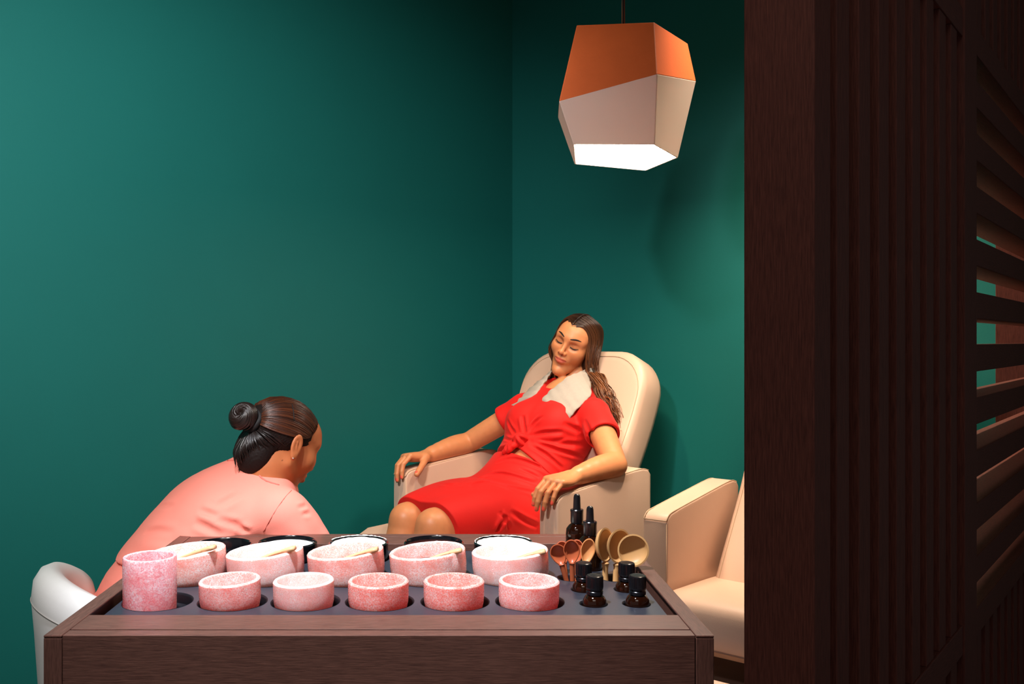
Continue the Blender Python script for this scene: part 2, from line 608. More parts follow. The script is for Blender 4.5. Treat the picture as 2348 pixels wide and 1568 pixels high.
M_cord = simple('black_cord', srgb(12, 12, 12), 0.6)
M_steel = simple('steel_wire', srgb(160, 160, 158), 0.3, metallic=1.0)
bot = [(.345, 2.498, .533), (.566, 2.498, .533), (.675, 2.678, .533), (.626, 2.885, .533), (.387, 2.777, .533)]
mid = [(.3013, 2.4619, .6424), (.560, 2.440, .7088), (.7395, 2.7198, .7693), (.655, 2.955, .720), (.3377, 2.7865, .6781)]
top = [(.3598, 2.5399, .8738), (.5655, 2.500, .8679), (.7154, 2.7215, .8812), (.625, 2.89, .880), (.415, 2.79, .877)]
LC = Vector((.515, 2.68, 0))
lamp = thing('pendant_lamp', 'faceted pendant lamp, terracotta above and white below, hanging over the armchairs', 'lamp', (LC.x, LC.y, H + 0.533))
def L(p): return Vector((p[0] - LC.x, p[1] - LC.y, p[2] - 0.533))
def shell(name, ra, rb, capped, mat, th=0.006):
    bm = bmesh.new()
    A = [bm.verts.new(L(p)) for p in ra]; B = [bm.verts.new(L(p)) for p in rb]
    for i in range(5):
        j = (i + 1) % 5
        bm.faces.new((A[i], A[j], B[j])); bm.faces.new((A[i], B[j], B[i]))
    if capped: bm.faces.new(B)
    bmesh.ops.recalc_face_normals(bm, faces=bm.faces)
    o = bm_obj(name, bm, mat, lamp)
    md = o.modifiers.new('thickness', 'SOLIDIFY'); md.thickness = th; md.offset = -1
    bv = o.modifiers.new('soft', 'BEVEL'); bv.width = 0.0022; bv.segments = 2; bv.limit_method = 'ANGLE'
    return o
shell('upper_shade', mid, top, True, M_terra)
shell('lower_shade', bot, mid, False, M_shade)
bm = bmesh.new()
cen = sum((Vector(p) for p in bot), Vector()) / 5
pts = [L(p) for p in bot]; cl = L(cen)
vs = [bm.verts.new(cl + (p - cl) * 0.955 + Vector((0, 0, 0.004))) for p in pts]
f = bm.faces.new(vs)
o = bm_obj('diffuser', bm, M_glow, lamp)
md = o.modifiers.new('thickness', 'SOLIDIFY'); md.thickness = 0.006; md.offset = 0
lathe('cord_grip', [(0, .335), (.012, .335), (.012, .345), (.005, .362), (0, .362)], M_cord, lamp, 20)
tube('cord', [(0.0025, 0, .36), (0.0025, 0, ROOM_Z - H - .533)], 0.0035, M_cord, lamp, 8)
tube('wire', [(-0.0035, -0.002, .34), (-0.0035, -0.002, ROOM_Z - H - .533)], 0.001, M_steel, lamp, 6)
lathe('ceiling_rose', [(0, ROOM_Z - H - .533), (.05, ROOM_Z - H - .533), (.05, ROOM_Z - H - .553), (0, ROOM_Z - H - .558)], M_cord, lamp, 24)

# ------------------------------------------------------------------ armchairs
def polyprism(name, poly, s0, s1, mat, parent, bevel=0.02, seg=4):
    """polygon in (y, z) extruded along x"""
    bm = bmesh.new()
    A = [bm.verts.new((s0, y, z)) for y, z in poly]; B = [bm.verts.new((s1, y, z)) for y, z in poly]
    n = len(poly)
    bm.faces.new(A); bm.faces.new(B[::-1])
    for i in range(n): bm.faces.new((A[i], B[i], B[(i + 1) % n], A[(i + 1) % n]))
    bmesh.ops.recalc_face_normals(bm, faces=bm.faces)
    if bevel:
        es = [e for e in bm.edges if e.calc_face_angle(0) > 0.6]
        bmesh.ops.bevel(bm, geom=es, offset=bevel, segments=seg, profile=0.5, affect='EDGES')
    return bm_obj(name, bm, mat, parent, True, 50)

BACK = catmull([(.17, .45), (.245, .574), (.345, .70), (.43, .81), (.545, 1.0), (.635, 1.215)], 10)
BL = np.concatenate([[0], np.cumsum(np.linalg.norm(np.diff(BACK, axis=0), axis=1))])
def back_pt(t):
    """point and normal on the front surface of the backrest at arc length t, in (B, Z)"""
    y = np.interp(t, BL, BACK[:, 0]); z = np.interp(t, BL, BACK[:, 1])
    e = 0.01
    ty = np.interp(t + e, BL, BACK[:, 0]) - np.interp(t - e, BL, BACK[:, 0])
    tz = np.interp(t + e, BL, BACK[:, 1]) - np.interp(t - e, BL, BACK[:, 1])
    n = np.array([-tz, ty]); n /= np.linalg.norm(n)
    return y, z, n
def back_outline():
    TL = BL[-1]
    pts = []
    def hw(t): return 0.298
    R = 0.15
    for t in np.linspace(0.02, TL - R, 18): pts.append((hw(t), t))
    for a in np.linspace(0, PI / 2, 10)[1:]: pts.append((hw(TL) - R + R * math.cos(a), TL - R + R * math.sin(a) ))
    for a in np.linspace(PI / 2, 0, 10)[:-1]: pts.append((-(hw(TL) - R + R * math.cos(a)), TL - R + R * math.sin(a)))
    for t in np.linspace(TL - R, 0.02, 18): pts.append((-hw(t), t))
    return pts

def armchair(label, loc, legrest, turn=0.0):
    t = thing('armchair', label, 'armchair', loc, CR + turn, 'cream reclining armchairs')
    # backrest slab
    OUT = back_outline(); n = len(OUT); tc_ = 0.42
    rings = [(0.0, -0.125), (0.93, -0.125), (0.985, -0.115), (1.0, -0.095), (1.0, -0.02), (0.985, -0.004), (0.955, 0.004), (0.90, 0.008), (0.75, 0.010), (0.5, 0.008), (0.25, 0.004), (0.0, 0.003)]
    V, Fc, idx = [], [], []
    for sc, offn in rings:
        row = []
        for (s, tt) in ([(0, tc_)] if sc == 0 else OUT):
            s2, t2 = s * sc, tc_ + (tt - tc_) * sc
            y, z, nn = back_pt(t2)
            row.append(len(V)); V.append((s2 - .012 * min(1, max(0, t2 / .8)), y + nn[0] * offn, z + nn[1] * offn))
        idx.append(row)
    for a, b in zip(idx[:-1], idx[1:]):
        for i in range(n):
            j = (i + 1) % n
            if len(a) == 1: Fc.append((a[0], b[i], b[j]))
            elif len(b) == 1: Fc.append((a[j], a[i], b[0]))
            else: Fc.append((a[i], b[i], b[j], a[j]))
    bm = bmesh.new(); bv = [bm.verts.new(v) for v in V]
    for f in Fc: bm.faces.new([bv[i] for i in f])
    bk = bm_obj('backrest', bm, M_leather, t, True)
    # stitched seams of the backrest
    def seam(pts2, off=0.006, r=0.0016, name='stitching'):
        P = []
        for s, tt in pts2:
            y, z, nn = back_pt(tt); P.append((s - .012 * min(1, max(0, tt / .8)), y + nn[0] * off, z + nn[1] * off))
        return tube(name, P, r, M_seam, bk, 6)
    seam([(s * 0.94, tc_ + (tt - tc_) * 0.94) for s, tt in OUT])
    tz = float(np.interp(0.93, BACK[:, 1], BL))
    seam([(s, tz) for s in np.linspace(-0.245, 0.262, 24)], 0.0085)
    # seat, arms, base
    polyprism('seat', [(-.055, .455), (-.062, .50), (-.045, .565), (.0, .58), (.20, .570), (.34, .560), (.34, .44), (-.04, .44)], -.318, .318, M_leather, t, 0.022)
    for sg in (-1, 1):
        s0, s1 = (.322, .396) if sg > 0 else (-.396, -.322)
        poly = [(.0, .14), (-.006, .5), (-.004, .752), (.004, .768), (.020, .778), (.07, .786), (.25, .806), (.38, .820), (.43, .822), (.458, .816), (.472, .80), (.47, .5), (.46, .14)]
        arm = polyprism('armrest', poly, s0, s1, M_leather, t, 0.007, 3)
        tp_ = catmull([(-.004, .762), (.006, .7725), (.022, .780), (.07, .7865), (.25, .8065), (.38, .8205), (.43, .8225), (.462, .815)], 5)
        ia, oa = (s0 + .0035, s1 - .0035)
        P = [(ia, y, z - .0015) for y, z in tp_[::-1]] + [(oa, y, z - .0015) for y, z in tp_]
        tube('piping', P, 0.0017, M_seam, arm, 6, closed=True)
        si = s0 + .0035 if sg > 0 else s1 - .0035
        tube('stitching', [(si, -.0035, .45), (si, -.0035, .60), (si, -.0025, .752)], 0.0013, M_seam, arm, 6)
    box('base', (-.30, .0, .02), (.30, .55, .44), M_base, t, 0.01)
    box('plinth', (-.26, .04, 0), (.26, .50, .03), M_dark, t)
    if legrest:   # raised leg rest
        polyprism('leg_rest', [(-.07, .55), (-.08, .60), (-.11, .628), (-.24, .622), (-.31, .59), (-.325, .555), (-.30, .53), (-.10, .52)], -.25, .25, M_leather, t, 0.02)
        box('leg_rest_arm', (-.2, -.2, .46), (.2, .02, .53), M_base, t)
    else:
        polyprism('leg_rest', [(-.075, .40), (-.13, .395), (-.15, .36), (-.135, .12), (-.10, .08), (-.06, .10)], -.29, .29, M_leather, t, 0.02)
    return t
armchair('cream leather reclining armchair the woman in red sits in', (CX, CY, 0), True)
turn = math.radians(7.5)                    # the second chair is turned a little about its inner arm
pvx, pvy = loc2w(1.108 - .322, 0.0)
cx2 = pvx + .322 * math.cos(CR + turn); cy2 = pvy + .322 * math.sin(CR + turn)
armchair('empty cream leather armchair half hidden behind the slatted screen', (cx2, cy2, 0), False, turn)
# ------------------------------------------------------------------ tray table
TD = 0.443
TZ = H - TD                                # table top height
TX0, TX1, TY0, TY1 = -0.606, 0.401, 1.375, 2.098
table = thing('tray_table', 'dark oak treatment table with a black inset tray in the foreground', 'table', (0, 0, 0))
g = 0.0012
RW = 0.027
box('side_rail', (TX0, TY0, TZ - .004), (TX0 + RW, TY1, TZ), M_tw[1], table, 0.0012)
box('side_rail', (TX1 - RW, TY0, TZ - .004), (TX1, TY1, TZ), M_tw[1], table, 0.0012)
xi0, xi1 = TX0 + RW + g, TX1 - RW - g
box('front_rail', (xi0, TY0 + .0305, TZ - .05), (xi1, TY0 + .103, TZ), M_tw[0], table, 0.0012)
box('back_rail', (xi0, TY1 - .103, TZ - .05), (xi1, TY1 - .0305, TZ), M_tw[0], table, 0.0012)
box('front_panel', (xi0, TY0 + .001, .10), (xi1, TY0 + .0268, TZ - .0005), M_tw[0], table, 0.0008)
box('back_edge', (xi0, TY1 - .0268, TZ - .05), (xi1, TY1 - .001, TZ - .0005), M_tw[0], table, 0.0008)
box('back_panel', (xi0, TY1 - .150, .10), (xi1, TY1 - .130, TZ - .055), M_tw[0], table, 0.0008)
for x in (TX0, TX1 - RW):
    for y in (TY0, TY1 - .19):
        box('corner_post', (x, y, 0.0), (x + RW, y + .06, TZ - .0042), M_tw[2], table, 0.0012)
    box('side_panel', (x + .004, TY0 + .061, .10), (x + RW - .004, TY1 - .191, TZ - .0042), M_tw[2], table)
box('shelf', (TX0 + RW, TY0 + .029, .30), (TX1 - RW, TY1 - .155, .318), M_tw[0], table)

# black tray with round recesses
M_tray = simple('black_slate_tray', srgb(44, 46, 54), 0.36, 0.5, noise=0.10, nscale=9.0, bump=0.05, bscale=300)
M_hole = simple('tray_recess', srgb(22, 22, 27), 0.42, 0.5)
TRZ = TZ - 0.015
tx0, tx1, ty0, ty1 = xi0 + .006, xi1 - .006, TY0 + .104, TY1 - .106
SX = [-.507, -.376, -.248, -.118, .014, .145]
SY = 1.606
BX = [-.497, -.346, -.190, -.0315, .1265]
BY = 1.772
KX = [-.473, -.336, -.186, -.028, .119]
KY = 1.925
VX = [(.2546, 1.592), (.3290, 1.592), (.2520, 1.683), (.3310, 1.683)]
SPA, SPB = (.240, 1.766), (.3235, 1.766)
DRO = [(.2745, 1.935), (.2870, 1.838)]
holes = [(x, SY, .0605, .021, 48) for x in SX] + [(x, BY, .0762, .026, 48) for x in BX] + [(x, KY, .0655, .026, 48) for x in KX]
holes += [(x, y, .0245, .027, 28) for x, y in VX] + [(*SPA, .027, .06, 28), (*SPB, .029, .06, 28)] + [(x, y, .0262, .012, 28) for x, y in DRO]
pts = [Vector((tx0, ty0)), Vector((tx1, ty0)), Vector((tx1, ty1)), Vector((tx0, ty1))]
edges = [(0, 1), (1, 2), (2, 3), (3, 0)]
rings = []
for (x, y, r, d, n) in holes:
    s = len(pts)
    for i in range(n):
        a = 2 * PI * i / n
        pts.append(Vector((x + r * math.cos(a), y + r * math.sin(a))))
    edges += [(s + i, s + (i + 1) % n) for i in range(n)]
    rings.append(s)
vo, eo, fo, ov, oe, of = delaunay_2d_cdt(pts, edges, [], 0, 1e-6)
def inhole(c): return any((c.x - x) ** 2 + (c.y - y) ** 2 < (r * .9995) ** 2 for (x, y, r, d, n) in holes)
V = [(p.x, p.y, TRZ) for p in vo]; Fc = []
for f in fo:
    c = sum((vo[i] for i in f), Vector((0, 0))) / len(f)
    if tx0 <= c.x <= tx1 and ty0 <= c.y <= ty1 and not inhole(c): Fc.append(tuple(f))
sk = len(V)                                  # outer skirt
for p in pts[:4]: V.append((p.x, p.y, TRZ)); V.append((p.x, p.y, TRZ - .03))
for i in range(4):
    j = (i + 1) % 4
    Fc.append((sk + 2 * i, sk + 2 * j, sk + 2 * j + 1, sk + 2 * i + 1))
tray = mesh_obj('tray', V, Fc, M_tray, table)
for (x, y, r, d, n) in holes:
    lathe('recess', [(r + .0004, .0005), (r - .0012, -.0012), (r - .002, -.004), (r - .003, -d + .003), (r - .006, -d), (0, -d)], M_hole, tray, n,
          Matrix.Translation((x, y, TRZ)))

# ------------------------------------------------------------------ pink crystal bowls
def crystal(name, tint, pale, scale):
    m, nt, b = new_mat(name)
    tc = N(nt, 'ShaderNodeTexCoord')
    vo_ = N(nt, 'ShaderNodeTexVoronoi', Scale=scale, Randomness=1.0)
    nt.links.new(tc.outputs['Object'], vo_.inputs['Vector'])
    sep = N(nt, 'ShaderNodeSeparateColor')
    nt.links.new(vo_.outputs['Color'], sep.inputs['Color'])
    rp = N(nt, 'ShaderNodeValToRGB')
    e = rp.color_ramp.elements
    e[0].position = 0.0; e[0].color = tuple(tint[i] * .6 + pale[i] * .4 for i in range(3)) + (1,)
    e[1].position = 1.0; e[1].color = tuple(min(1, c * .55 + .42) for c in pale[:3]) + (1,)
    m1 = e.new(0.55); m1.color = pale
    nt.links.new(sep.outputs['Red'], rp.inputs['Fac'])
    nz = N(nt, 'ShaderNodeTexNoise', Scale=28.0, Detail=3.0)
    nt.links.new(tc.outputs['Object'], nz.inputs['Vector'])
    mx = N(nt, 'ShaderNodeMix', _data_type='RGBA')
    mr = N(nt, 'ShaderNodeMapRange'); mr.inputs['From Min'].default_value = .45; mr.inputs['From Max'].default_value = .75
    mr.inputs['To Max'].default_value = .75
    nt.links.new(nz.outputs['Fac'], mr.inputs['Value'])
    nt.links.new(mr.outputs['Result'], mx.inputs['Factor'])
    nt.links.new(rp.outputs['Color'], mx.inputs['A']); mx.inputs['B'].default_value = tint
    nt.links.new(mx.outputs['Result'], b.inputs['Base Color'])
    rr = N(nt, 'ShaderNodeMapRange'); rr.inputs['To Min'].default_value = .06; rr.inputs['To Max'].default_value = .5
    nt.links.new(sep.outputs['Green'], rr.inputs['Value'])
    nt.links.new(rr.outputs['Result'], b.inputs['Roughness'])
    b.inputs['Subsurface Weight'].default_value = 0.65
    b.inputs['Subsurface Radius'].default_value = (1.0, .38, .30)
    b.inputs['Subsurface Scale'].default_value = 0.022
    b.inputs['Specular IOR Level'].default_value = 0.7
    bp = N(nt, 'ShaderNodeBump', Strength=0.55, Distance=0.0015)
    nt.links.new(sep.outputs['Blue'], bp.inputs['Height'])
    nt.links.new(bp.outputs['Normal'], b.inputs['Normal'])
    return m
M_cr = [crystal('pink_crystal', srgb(238, 128, 116), srgb(250, 186, 178), 620),
        crystal('pale_pink_crystal', srgb(246, 170, 158), srgb(250, 200, 192), 900),
        crystal('coral_crystal', srgb(240, 104, 88), srgb(250, 170, 158), 600)]
M_cup = crystal('rose_crystal', srgb(232, 120, 124), srgb(247, 192, 196), 460)
M_crbig = [crystal('salt_crystal', srgb(238, 138, 120), srgb(250, 196, 186), 620),
           crystal('pale_salt_crystal', srgb(246, 172, 158), srgb(252, 208, 200), 820)]

def bowl_profile(r, h, th, foot=.80, floor=.012):
    return [(0, 0), (r * foot - .004, 0), (r * foot + .003, .002), (r * .93, h * .16), (r * .985, h * .36), (r, h * .6), (r, h - .003), (r - .0022, h - .0004), (r - th * .5, h),
            (r - th + .0016, h - .0012), (r - th, h - .005), (r - th - .001, h * .55), (r - th - .006, h * .3), (r - th - .016, floor + .002), (0, floor)]
def rotM(x, y, z, roll, pitch): return Matrix.Translation((x, y, z)) @ Matrix.Rotation(roll, 4, 'Y') @ Matrix.Rotation(pitch, 4, 'X')

zf = TRZ - .021                              # floor of the small recesses
t = thing('crystal_cup', 'tall straight pink crystal cup at the front left of the tray', 'cup', (SX[0] - .012, SY - .006, zf + .0006))
lathe('body', [(0, 0), (.040, 0), (.0440, .003), (.0450, .008), (.0455, .05), (.0455, .099), (.0445, .1018), (.042, .1025), (.0395, .1010), (.0388, .097), (.038, .012), (.034, .009), (0, .009)], M_cup, t, 56)
slab = ['second', 'third', 'fourth', 'fifth']
names = ['glittering rose pink crystal bowl next to the tall cup in the front row', 'smooth pale pink crystal bowl, second bowl of the front row',
         'bright coral crystal bowl in the middle of the front row', 'coral pink crystal bowl, second from the right in the front row',
         'pale speckled crystal bowl at the right end of the front row']
mats = [M_cr[0], M_cr[1], M_cr[2], M_cr[2], M_cr[0]]
rolls = [-.045, -.02, 0, 0, .01]
for i in range(5):
    t = thing('small_crystal_bowl', names[i], 'bowl', (SX[i + 1] - .002, SY - .003, zf + .0008 + abs(rolls[i]) * .04), 0, 'small crystal bowls in the front row')
    b_ = lathe('body', bowl_profile(.0530, .0595, .0085), mats[i], t, 56, rotM(0, 0, 0, rolls[i], 0), 0.00015)
    c = lathe('salt_grains', [(.0355, .0145), (.028, .0165), (.012, .0172), (0, .0172)], mats[i], t, 30, rotM(0, 0, 0, rolls[i], 0), 0.0006)

M_cream = simple('white_cream', srgb(246, 238, 226), 0.35, 0.5, sub=0.3, bump=0.2, bscale=60)
M_scrub = simple('ivory_scrub', srgb(240, 214, 196), 0.5, 0.4, noise=0.08, nscale=200, bump=0.5, bscale=300)
M_oil = simple('dark_oil', srgb(58, 26, 20), 0.08, 0.6)
M_blackbowl = simple('black_glaze', srgb(14, 14, 17), 0.14, 0.6)
M_spat = simple('pale_spatula_wood', srgb(214, 172, 124), 0.5, 0.4, noise=0.10, nscale=30)
fills = [M_cream, M_crbig[1], M_crbig[0], M_oil, M_cream]
bnames = ['salt crystal bowl of white cream behind the tall cup', 'wide pale salt crystal bowl, second from the left in the middle row', 'wide salt crystal bowl in the centre of the middle row',
          'wide salt crystal bowl holding dark oil in the middle row', 'wide pale salt crystal bowl of cream at the right end of the middle row']
zb = TRZ - .026
snames = ['wooden spatula dipped in the white cream bowl behind the cup', 'wooden spatula across the second wide bowl from the left', 'wooden spatula across the centre wide bowl',
          'wooden spatula lying over the dark oil bowl', 'wooden spatula across the rightmost wide bowl']
def spatula(label, p0, p1, up=.0):
    """flat wooden spatula from dipped blade p0 to flared end p1"""
    p0, p1 = Vector(p0), Vector(p1)
    d = (p1 - p0); Ln = d.length
    t = thing('wooden_spatula', label, 'spatula', p0, 0, 'wooden spatulas on the wide bowls')
    secs = [(0, .0010, .0008), (.06, .0060, .0012), (.22, .0078, .0016), (.42, .0062, .0028), (.62, .0046, .0042), (.76, .0044, .0046), (.84, .0075, .0052), (.92, .0092, .0056), (1.0, .0088, .0050)]
    ux = d.normalized(); uy = Vector((0, 0, 1)).cross(ux).normalized(); uz = ux.cross(uy)
    V, Fc = [], []
    n = 10
    for (q, w, th) in secs:
        c = ux * (q * Ln) + uz * (math.sin(q * PI) * .002)
        for i in range(n):
            a = 2 * PI * i / n
            x_, y_ = math.cos(a), math.sin(a)
            V.append(c + uy * (w * math.copysign(abs(x_) ** .7, x_)) + uz * (th * .8 * math.copysign(abs(y_) ** .7, y_)))
    for k in range(len(secs) - 1):
        for i in range(n):
            j = (i + 1) % n
            Fc.append((k * n + i, k * n + j, (k + 1) * n + j, (k + 1) * n + i))
    m = len(secs) - 1
    Fc.append(tuple(m * n + i for i in range(n)))
    Fc.append(tuple(range(n))[::-1])
    # the blade is one part, the flared handle end another
    k = 5
    Vb = V[:(k + 1) * n]; Fb = [f for f in Fc if max(f) < (k + 1) * n]
    Vh = V[k * n:]; Fh = [tuple(i - k * n for i in f) for f in Fc if min(f) >= k * n]
    mesh_obj('blade', Vb, Fb, M_spat, t, True)
    mesh_obj('handle_end', Vh, Fh, M_spat, t, True)
for i in range(5):
    rl = -.085 if i < 4 else -.06
    x, y = BX[i] - .001, BY
    z = zb + .0075
    t = thing('salt_crystal_bowl', bnames[i], 'bowl', (x, y, z), 0, 'wide salt crystal bowls in the middle row')
    Mr = rotM(0, 0, 0, rl, 0)
    lathe('body', bowl_profile(.0738, .072, .0095, .74), M_crbig[1 if i in (1, 4) else 0], t, 64, Mr, 0.0002)
    lv = [.054, .034, .036, .043, .048][i]
    rr = .0635 if lv > .03 else .05
    lathe('contents', [(rr, lv - .002), (rr - .003, lv), (rr * .6, lv + .002), (rr * .3, lv + (.006 if i == 0 else .003)), (0, lv + (.009 if i == 0 else .002))], fills[i], t, 40, Mr, .0004 if i != 3 else 0)
    spatula(snames[i], (x - .045 + .004 * i, y - .030, z + .049), (x + .060, y - .043, z + .0865 - .002 * i))

# black glazed bowls of the back row
klab = ['empty black glazed bowl at the left end of the back row', 'black glazed bowl with milky liquid, second in the back row', 'black glazed bowl of white paste in the middle of the back row',
        'black glazed bowl of dark liquid, fourth in the back row', 'black glazed bowl of white paste at the right end of the back row']
kfill = [None, M_cream, M_cream, M_oil, M_cream]
M_smear = M_cream
for i in range(5):
    t = thing('black_bowl', klab[i], 'bowl', (KX[i], KY, zb + .0006), 0, 'black glazed bowls in the back row')
    lathe('body', bowl_profile(.0625, .0610 if i else .056, .005, .72, .008), M_blackbowl, t, 48)
    if kfill[i] is not None:
        lv = [0, .0535, .0585, .054, .0590][i]
        lathe('contents', [(.0560, lv - .001), (.053, lv), (.03, lv + .0012), (0, lv + .002)], kfill[i], t, 36, None, .0006 if i in (2, 4) else .0001)
    if i in (2, 4):     # dried paste smeared over the rim
        P = [(.0600 * math.cos(a), .0600 * math.sin(a), .0610 + random.uniform(-.0006, .0004)) for a in np.linspace(.3, 2.9 if i == 2 else 3.3, 40)]
        tube('smear', P, [random.uniform(.0003, .0015) for _ in P], M_smear, t, 6)

# ------------------------------------------------------------------ dropper bottles, vials, spoons
M_amber, nt, b = new_mat('amber_glass')
b.inputs['Base Color'].default_value = srgb(34, 12, 4)
b.inputs['Roughness'].default_value = 0.04
b.inputs['Transmission Weight'].default_value = 0.30
b.inputs['IOR'].default_value = 1.5
M_blackcap = simple('black_plastic', srgb(14, 14, 17), 0.24, 0.6)
M_rubber = simple('black_rubber', srgb(15, 15, 18), 0.30, 0.5)
M_label = simple('dark_liquid', srgb(34, 13, 6), 0.15, 0.5)
dn = ['amber dropper bottle standing tallest at the back of the tray', 'amber dropper bottle in front of the taller one, behind the spoons']
for i, (x, y) in enumerate(DRO):
    z = TRZ - .012 + .0006
    t = thing('dropper_bottle', dn[i], 'bottle', (x, y, z), 0, 'dropper bottles')
    k = 1.06 if i == 0 else 1.0
    g_ = lathe('glass', [(0, 0), (.0205, 0), (.0232, .003), (.0235, .010), (.0235, .058 * k), (.0222, .068 * k), (.0165, .075 * k), (.0108, .079 * k), (.0104, .085 * k), (0, .085 * k)], M_amber, t, 40)
    lathe('liquid', [(0, .003), (.0195, .004), (.0205, .010), (.0205, .042 * k), (0, .042 * k)], M_label, t, 32)
    lathe('collar', [(.0104, .079 * k), (.0128, .079 * k), (.0135, .082 * k), (.0135, .101 * k), (.0140, .1015 * k), (.0140, .105 * k), (.0128, .1065 * k), (0, .1065 * k)], M_blackcap, t, 36)
    lathe('bulb', [(.0086, .106 * k), (.0080, .110 * k), (.0074, .125 * k), (.0072, .130 * k), (.0060, .1345 * k), (.0035, .1365 * k), (0, .137 * k)], M_rubber, t, 28)
vn = ['small black-capped amber vial, front left of the four vials', 'small black-capped amber vial at the front right corner of the tray',
      'small black-capped amber vial in front of the small spoons', 'small black-capped amber vial below the round wooden ladle']
for i, (x, y) in enumerate(VX):
    z = TRZ - .027 + .0006
    t = thing('amber_vial', vn[i], 'vial', (x + (.002 if i < 2 else -.001), y, z), 0, 'amber vials in the tray')
    lathe('glass', [(0, 0), (.0175, 0), (.0205, .003), (.0210, .008), (.0210, .026), (.0200, .034), (.0165, .0395), (.0128, .0425), (.0128, .0445), (.0138, .0455), (.0138, .0475), (.0128, .0485), (.0128, .057), (0, .057)], M_amber, t, 36)
    lathe('liquid', [(0, .003), (.0172, .004), (.018, .009), (.018, .030), (0, .030)], M_label, t, 28)
    # ribbed screw cap
    n = 72
    V, Fc = [], []
    prof = [(.0138, .0520, 0), (.0146, .0525, 0), (.0146, .0550, 0), (.0150, .0557, 1), (.0150, .0735, 1), (.0142, .0755, 0), (.0128, .0762, 0), (.0110, .0760, 0), (0, .0760, 0)]
    rings = []
    for r, zz, rib in prof:
        if r == 0: rings.append([len(V)]); V.append((0, 0, zz)); continue
        rings.append(list(range(len(V), len(V) + n)))
        for q in range(n):
            a = 2 * PI * q / n; r2 = r - (0.0007 if rib and q % 2 else 0)
            V.append((r2 * math.cos(a), r2 * math.sin(a), zz))
    for A, B in zip(rings[:-1], rings[1:]):
        for q in range(n):
            w = (q + 1) % n
            Fc.append((A[q], A[w], B[0]) if len(B) == 1 else (A[q], A[w], B[w], B[q]))
    mesh_obj('cap', V, Fc, M_blackcap, t)
    lathe('ring', [(.0138, .0435), (.0146, .0442), (.0146, .0492), (.0138, .0500), (.0128, .0500), (.0128, .0435)], M_blackcap, t, 36)

def spoon(name, label, group, base, head, facing, rw, rh, depth, mat, hand_r, egg_k=1.0):
    """spoon standing bowl-up: base and head centre in world, facing = direction the bowl opens to"""
    base, head, f = Vector(base), Vector(head), Vector(facing).normalized()
    t = thing(name, label, 'spoon', base, 0, group)
    ax = (head - base).normalized()
    f = (f - ax * f.dot(ax)).normalized(); sd = ax.cross(f)
    hc = head - base
    V, Fc = [], []
    nr, n = 8, 28
    # bowl: outer shell then inner shell
    def egg(a, q):       # radius factors; pointed slightly towards the handle
        x_, y_ = math.sin(a), math.cos(a)
        return x_ * rw * q * (1 - .22 * egg_k * max(0, -y_)), y_ * rh * q * (1 + .16 * egg_k * max(0, -y_))
    rows = []
    for lay, (dpt, sc) in enumerate(((depth, 1.0), (depth - .0026, .90))):
        qs = np.linspace(0, 1, nr) if lay == 0 else np.linspace(1, 0, nr)
        for q in qs:
            row = []
            for i in range(n if q > 0 else 1):
                a = 2 * PI * i / n
                x_, y_ = egg(a, q * sc)
                off = -dpt * math.sqrt(max(0, 1 - q * q)) if q < 1 else (0.0 if lay == 0 else .0004)
                row.append(len(V)); V.append(hc + sd * x_ + ax * y_ + f * off)
            rows.append(row)
    for A, B in zip(rows[:-1], rows[1:]):
        for i in range(n):
            j = (i + 1) % n
            if len(A) == 1: Fc.append((A[0], B[i], B[j]))
            elif len(B) == 1: Fc.append((A[i], A[j], B[0]))
            else: Fc.append((A[i], A[j], B[j], B[i]))
    bm = bmesh.new(); bv = [bm.verts.new(v) for v in V]
    for q in Fc: bm.faces.new([bv[i] for i in q])
    bm_obj('bowl', bm, mat, t, True, 50)
    j0 = hc - ax * (rh * .92) - f * (depth * .25)
    P = catmull([hc - ax * (rh * 1.00) - f * (depth * .20), hc - ax * (rh * 1.25) - f * (depth * .22), hc * .45 - f * (depth * .30), Vector((0, 0, 0))], 8)
    tube('handle', P, [hand_r * s for s in np.interp(np.linspace(0, 1, len(P)), [0, .12, .35, 1], [.7, 1.5, 1.1, 1.0])], mat, t, 10, normal=tuple(f), flat=.8)
    return t
M_red = simple('reddish_spoon_wood', srgb(176, 88, 52), 0.38, 0.4, noise=0.18, nscale=40)
M_orange = simple('honey_spoon_wood', srgb(206, 138, 82), 0.5, 0.4, noise=0.15, nscale=60)
M_pale = simple('pale_ladle_wood', srgb(202, 152, 96), 0.45, 0.4, noise=0.10, nscale=40)
def px(u, v, Y): return ((u - 1025) / F_PX * Y, Y, H - (v - 780) / F_PX * Y)
zs = TRZ - .058
ga, gb = 'small wooden spoons in the tray', 'pale wooden ladles in the tray'
FA = (-.25, -1, .15)
spoon('wooden_spoon', 'small reddish wooden spoon leaning furthest left of the spoons', ga, (SPA[0] + .004, SPA[1] - .004, zs), px(1281, 1270, 1.755), (-.3, -1, .2), .0165, .0200, .010, M_red, .0046)
spoon('wooden_spoon', 'small reddish wooden spoon, nearest of the small spoons', ga, (SPA[0] + .001, SPA[1] - .012, zs), px(1311, 1263, 1.745), FA, .0162, .0225, .011, M_red, .0046)
spoon('wooden_spoon', 'honey coloured small wooden spoon between the red spoons and ladles', ga, (SPA[0] + .012, SPA[1] - .002, zs), px(1348, 1262, 1.775), (.1, -1, .2), .0145, .0235, .010, M_orange, .0046)
spoon('wooden_spoon', 'small reddish wooden spoon mostly hidden behind the leftmost spoon', ga, (SPA[0] - .004, SPA[1] + .010, zs), px(1290, 1264, 1.80), FA, .0150, .0205, .010, M_red, .0046)
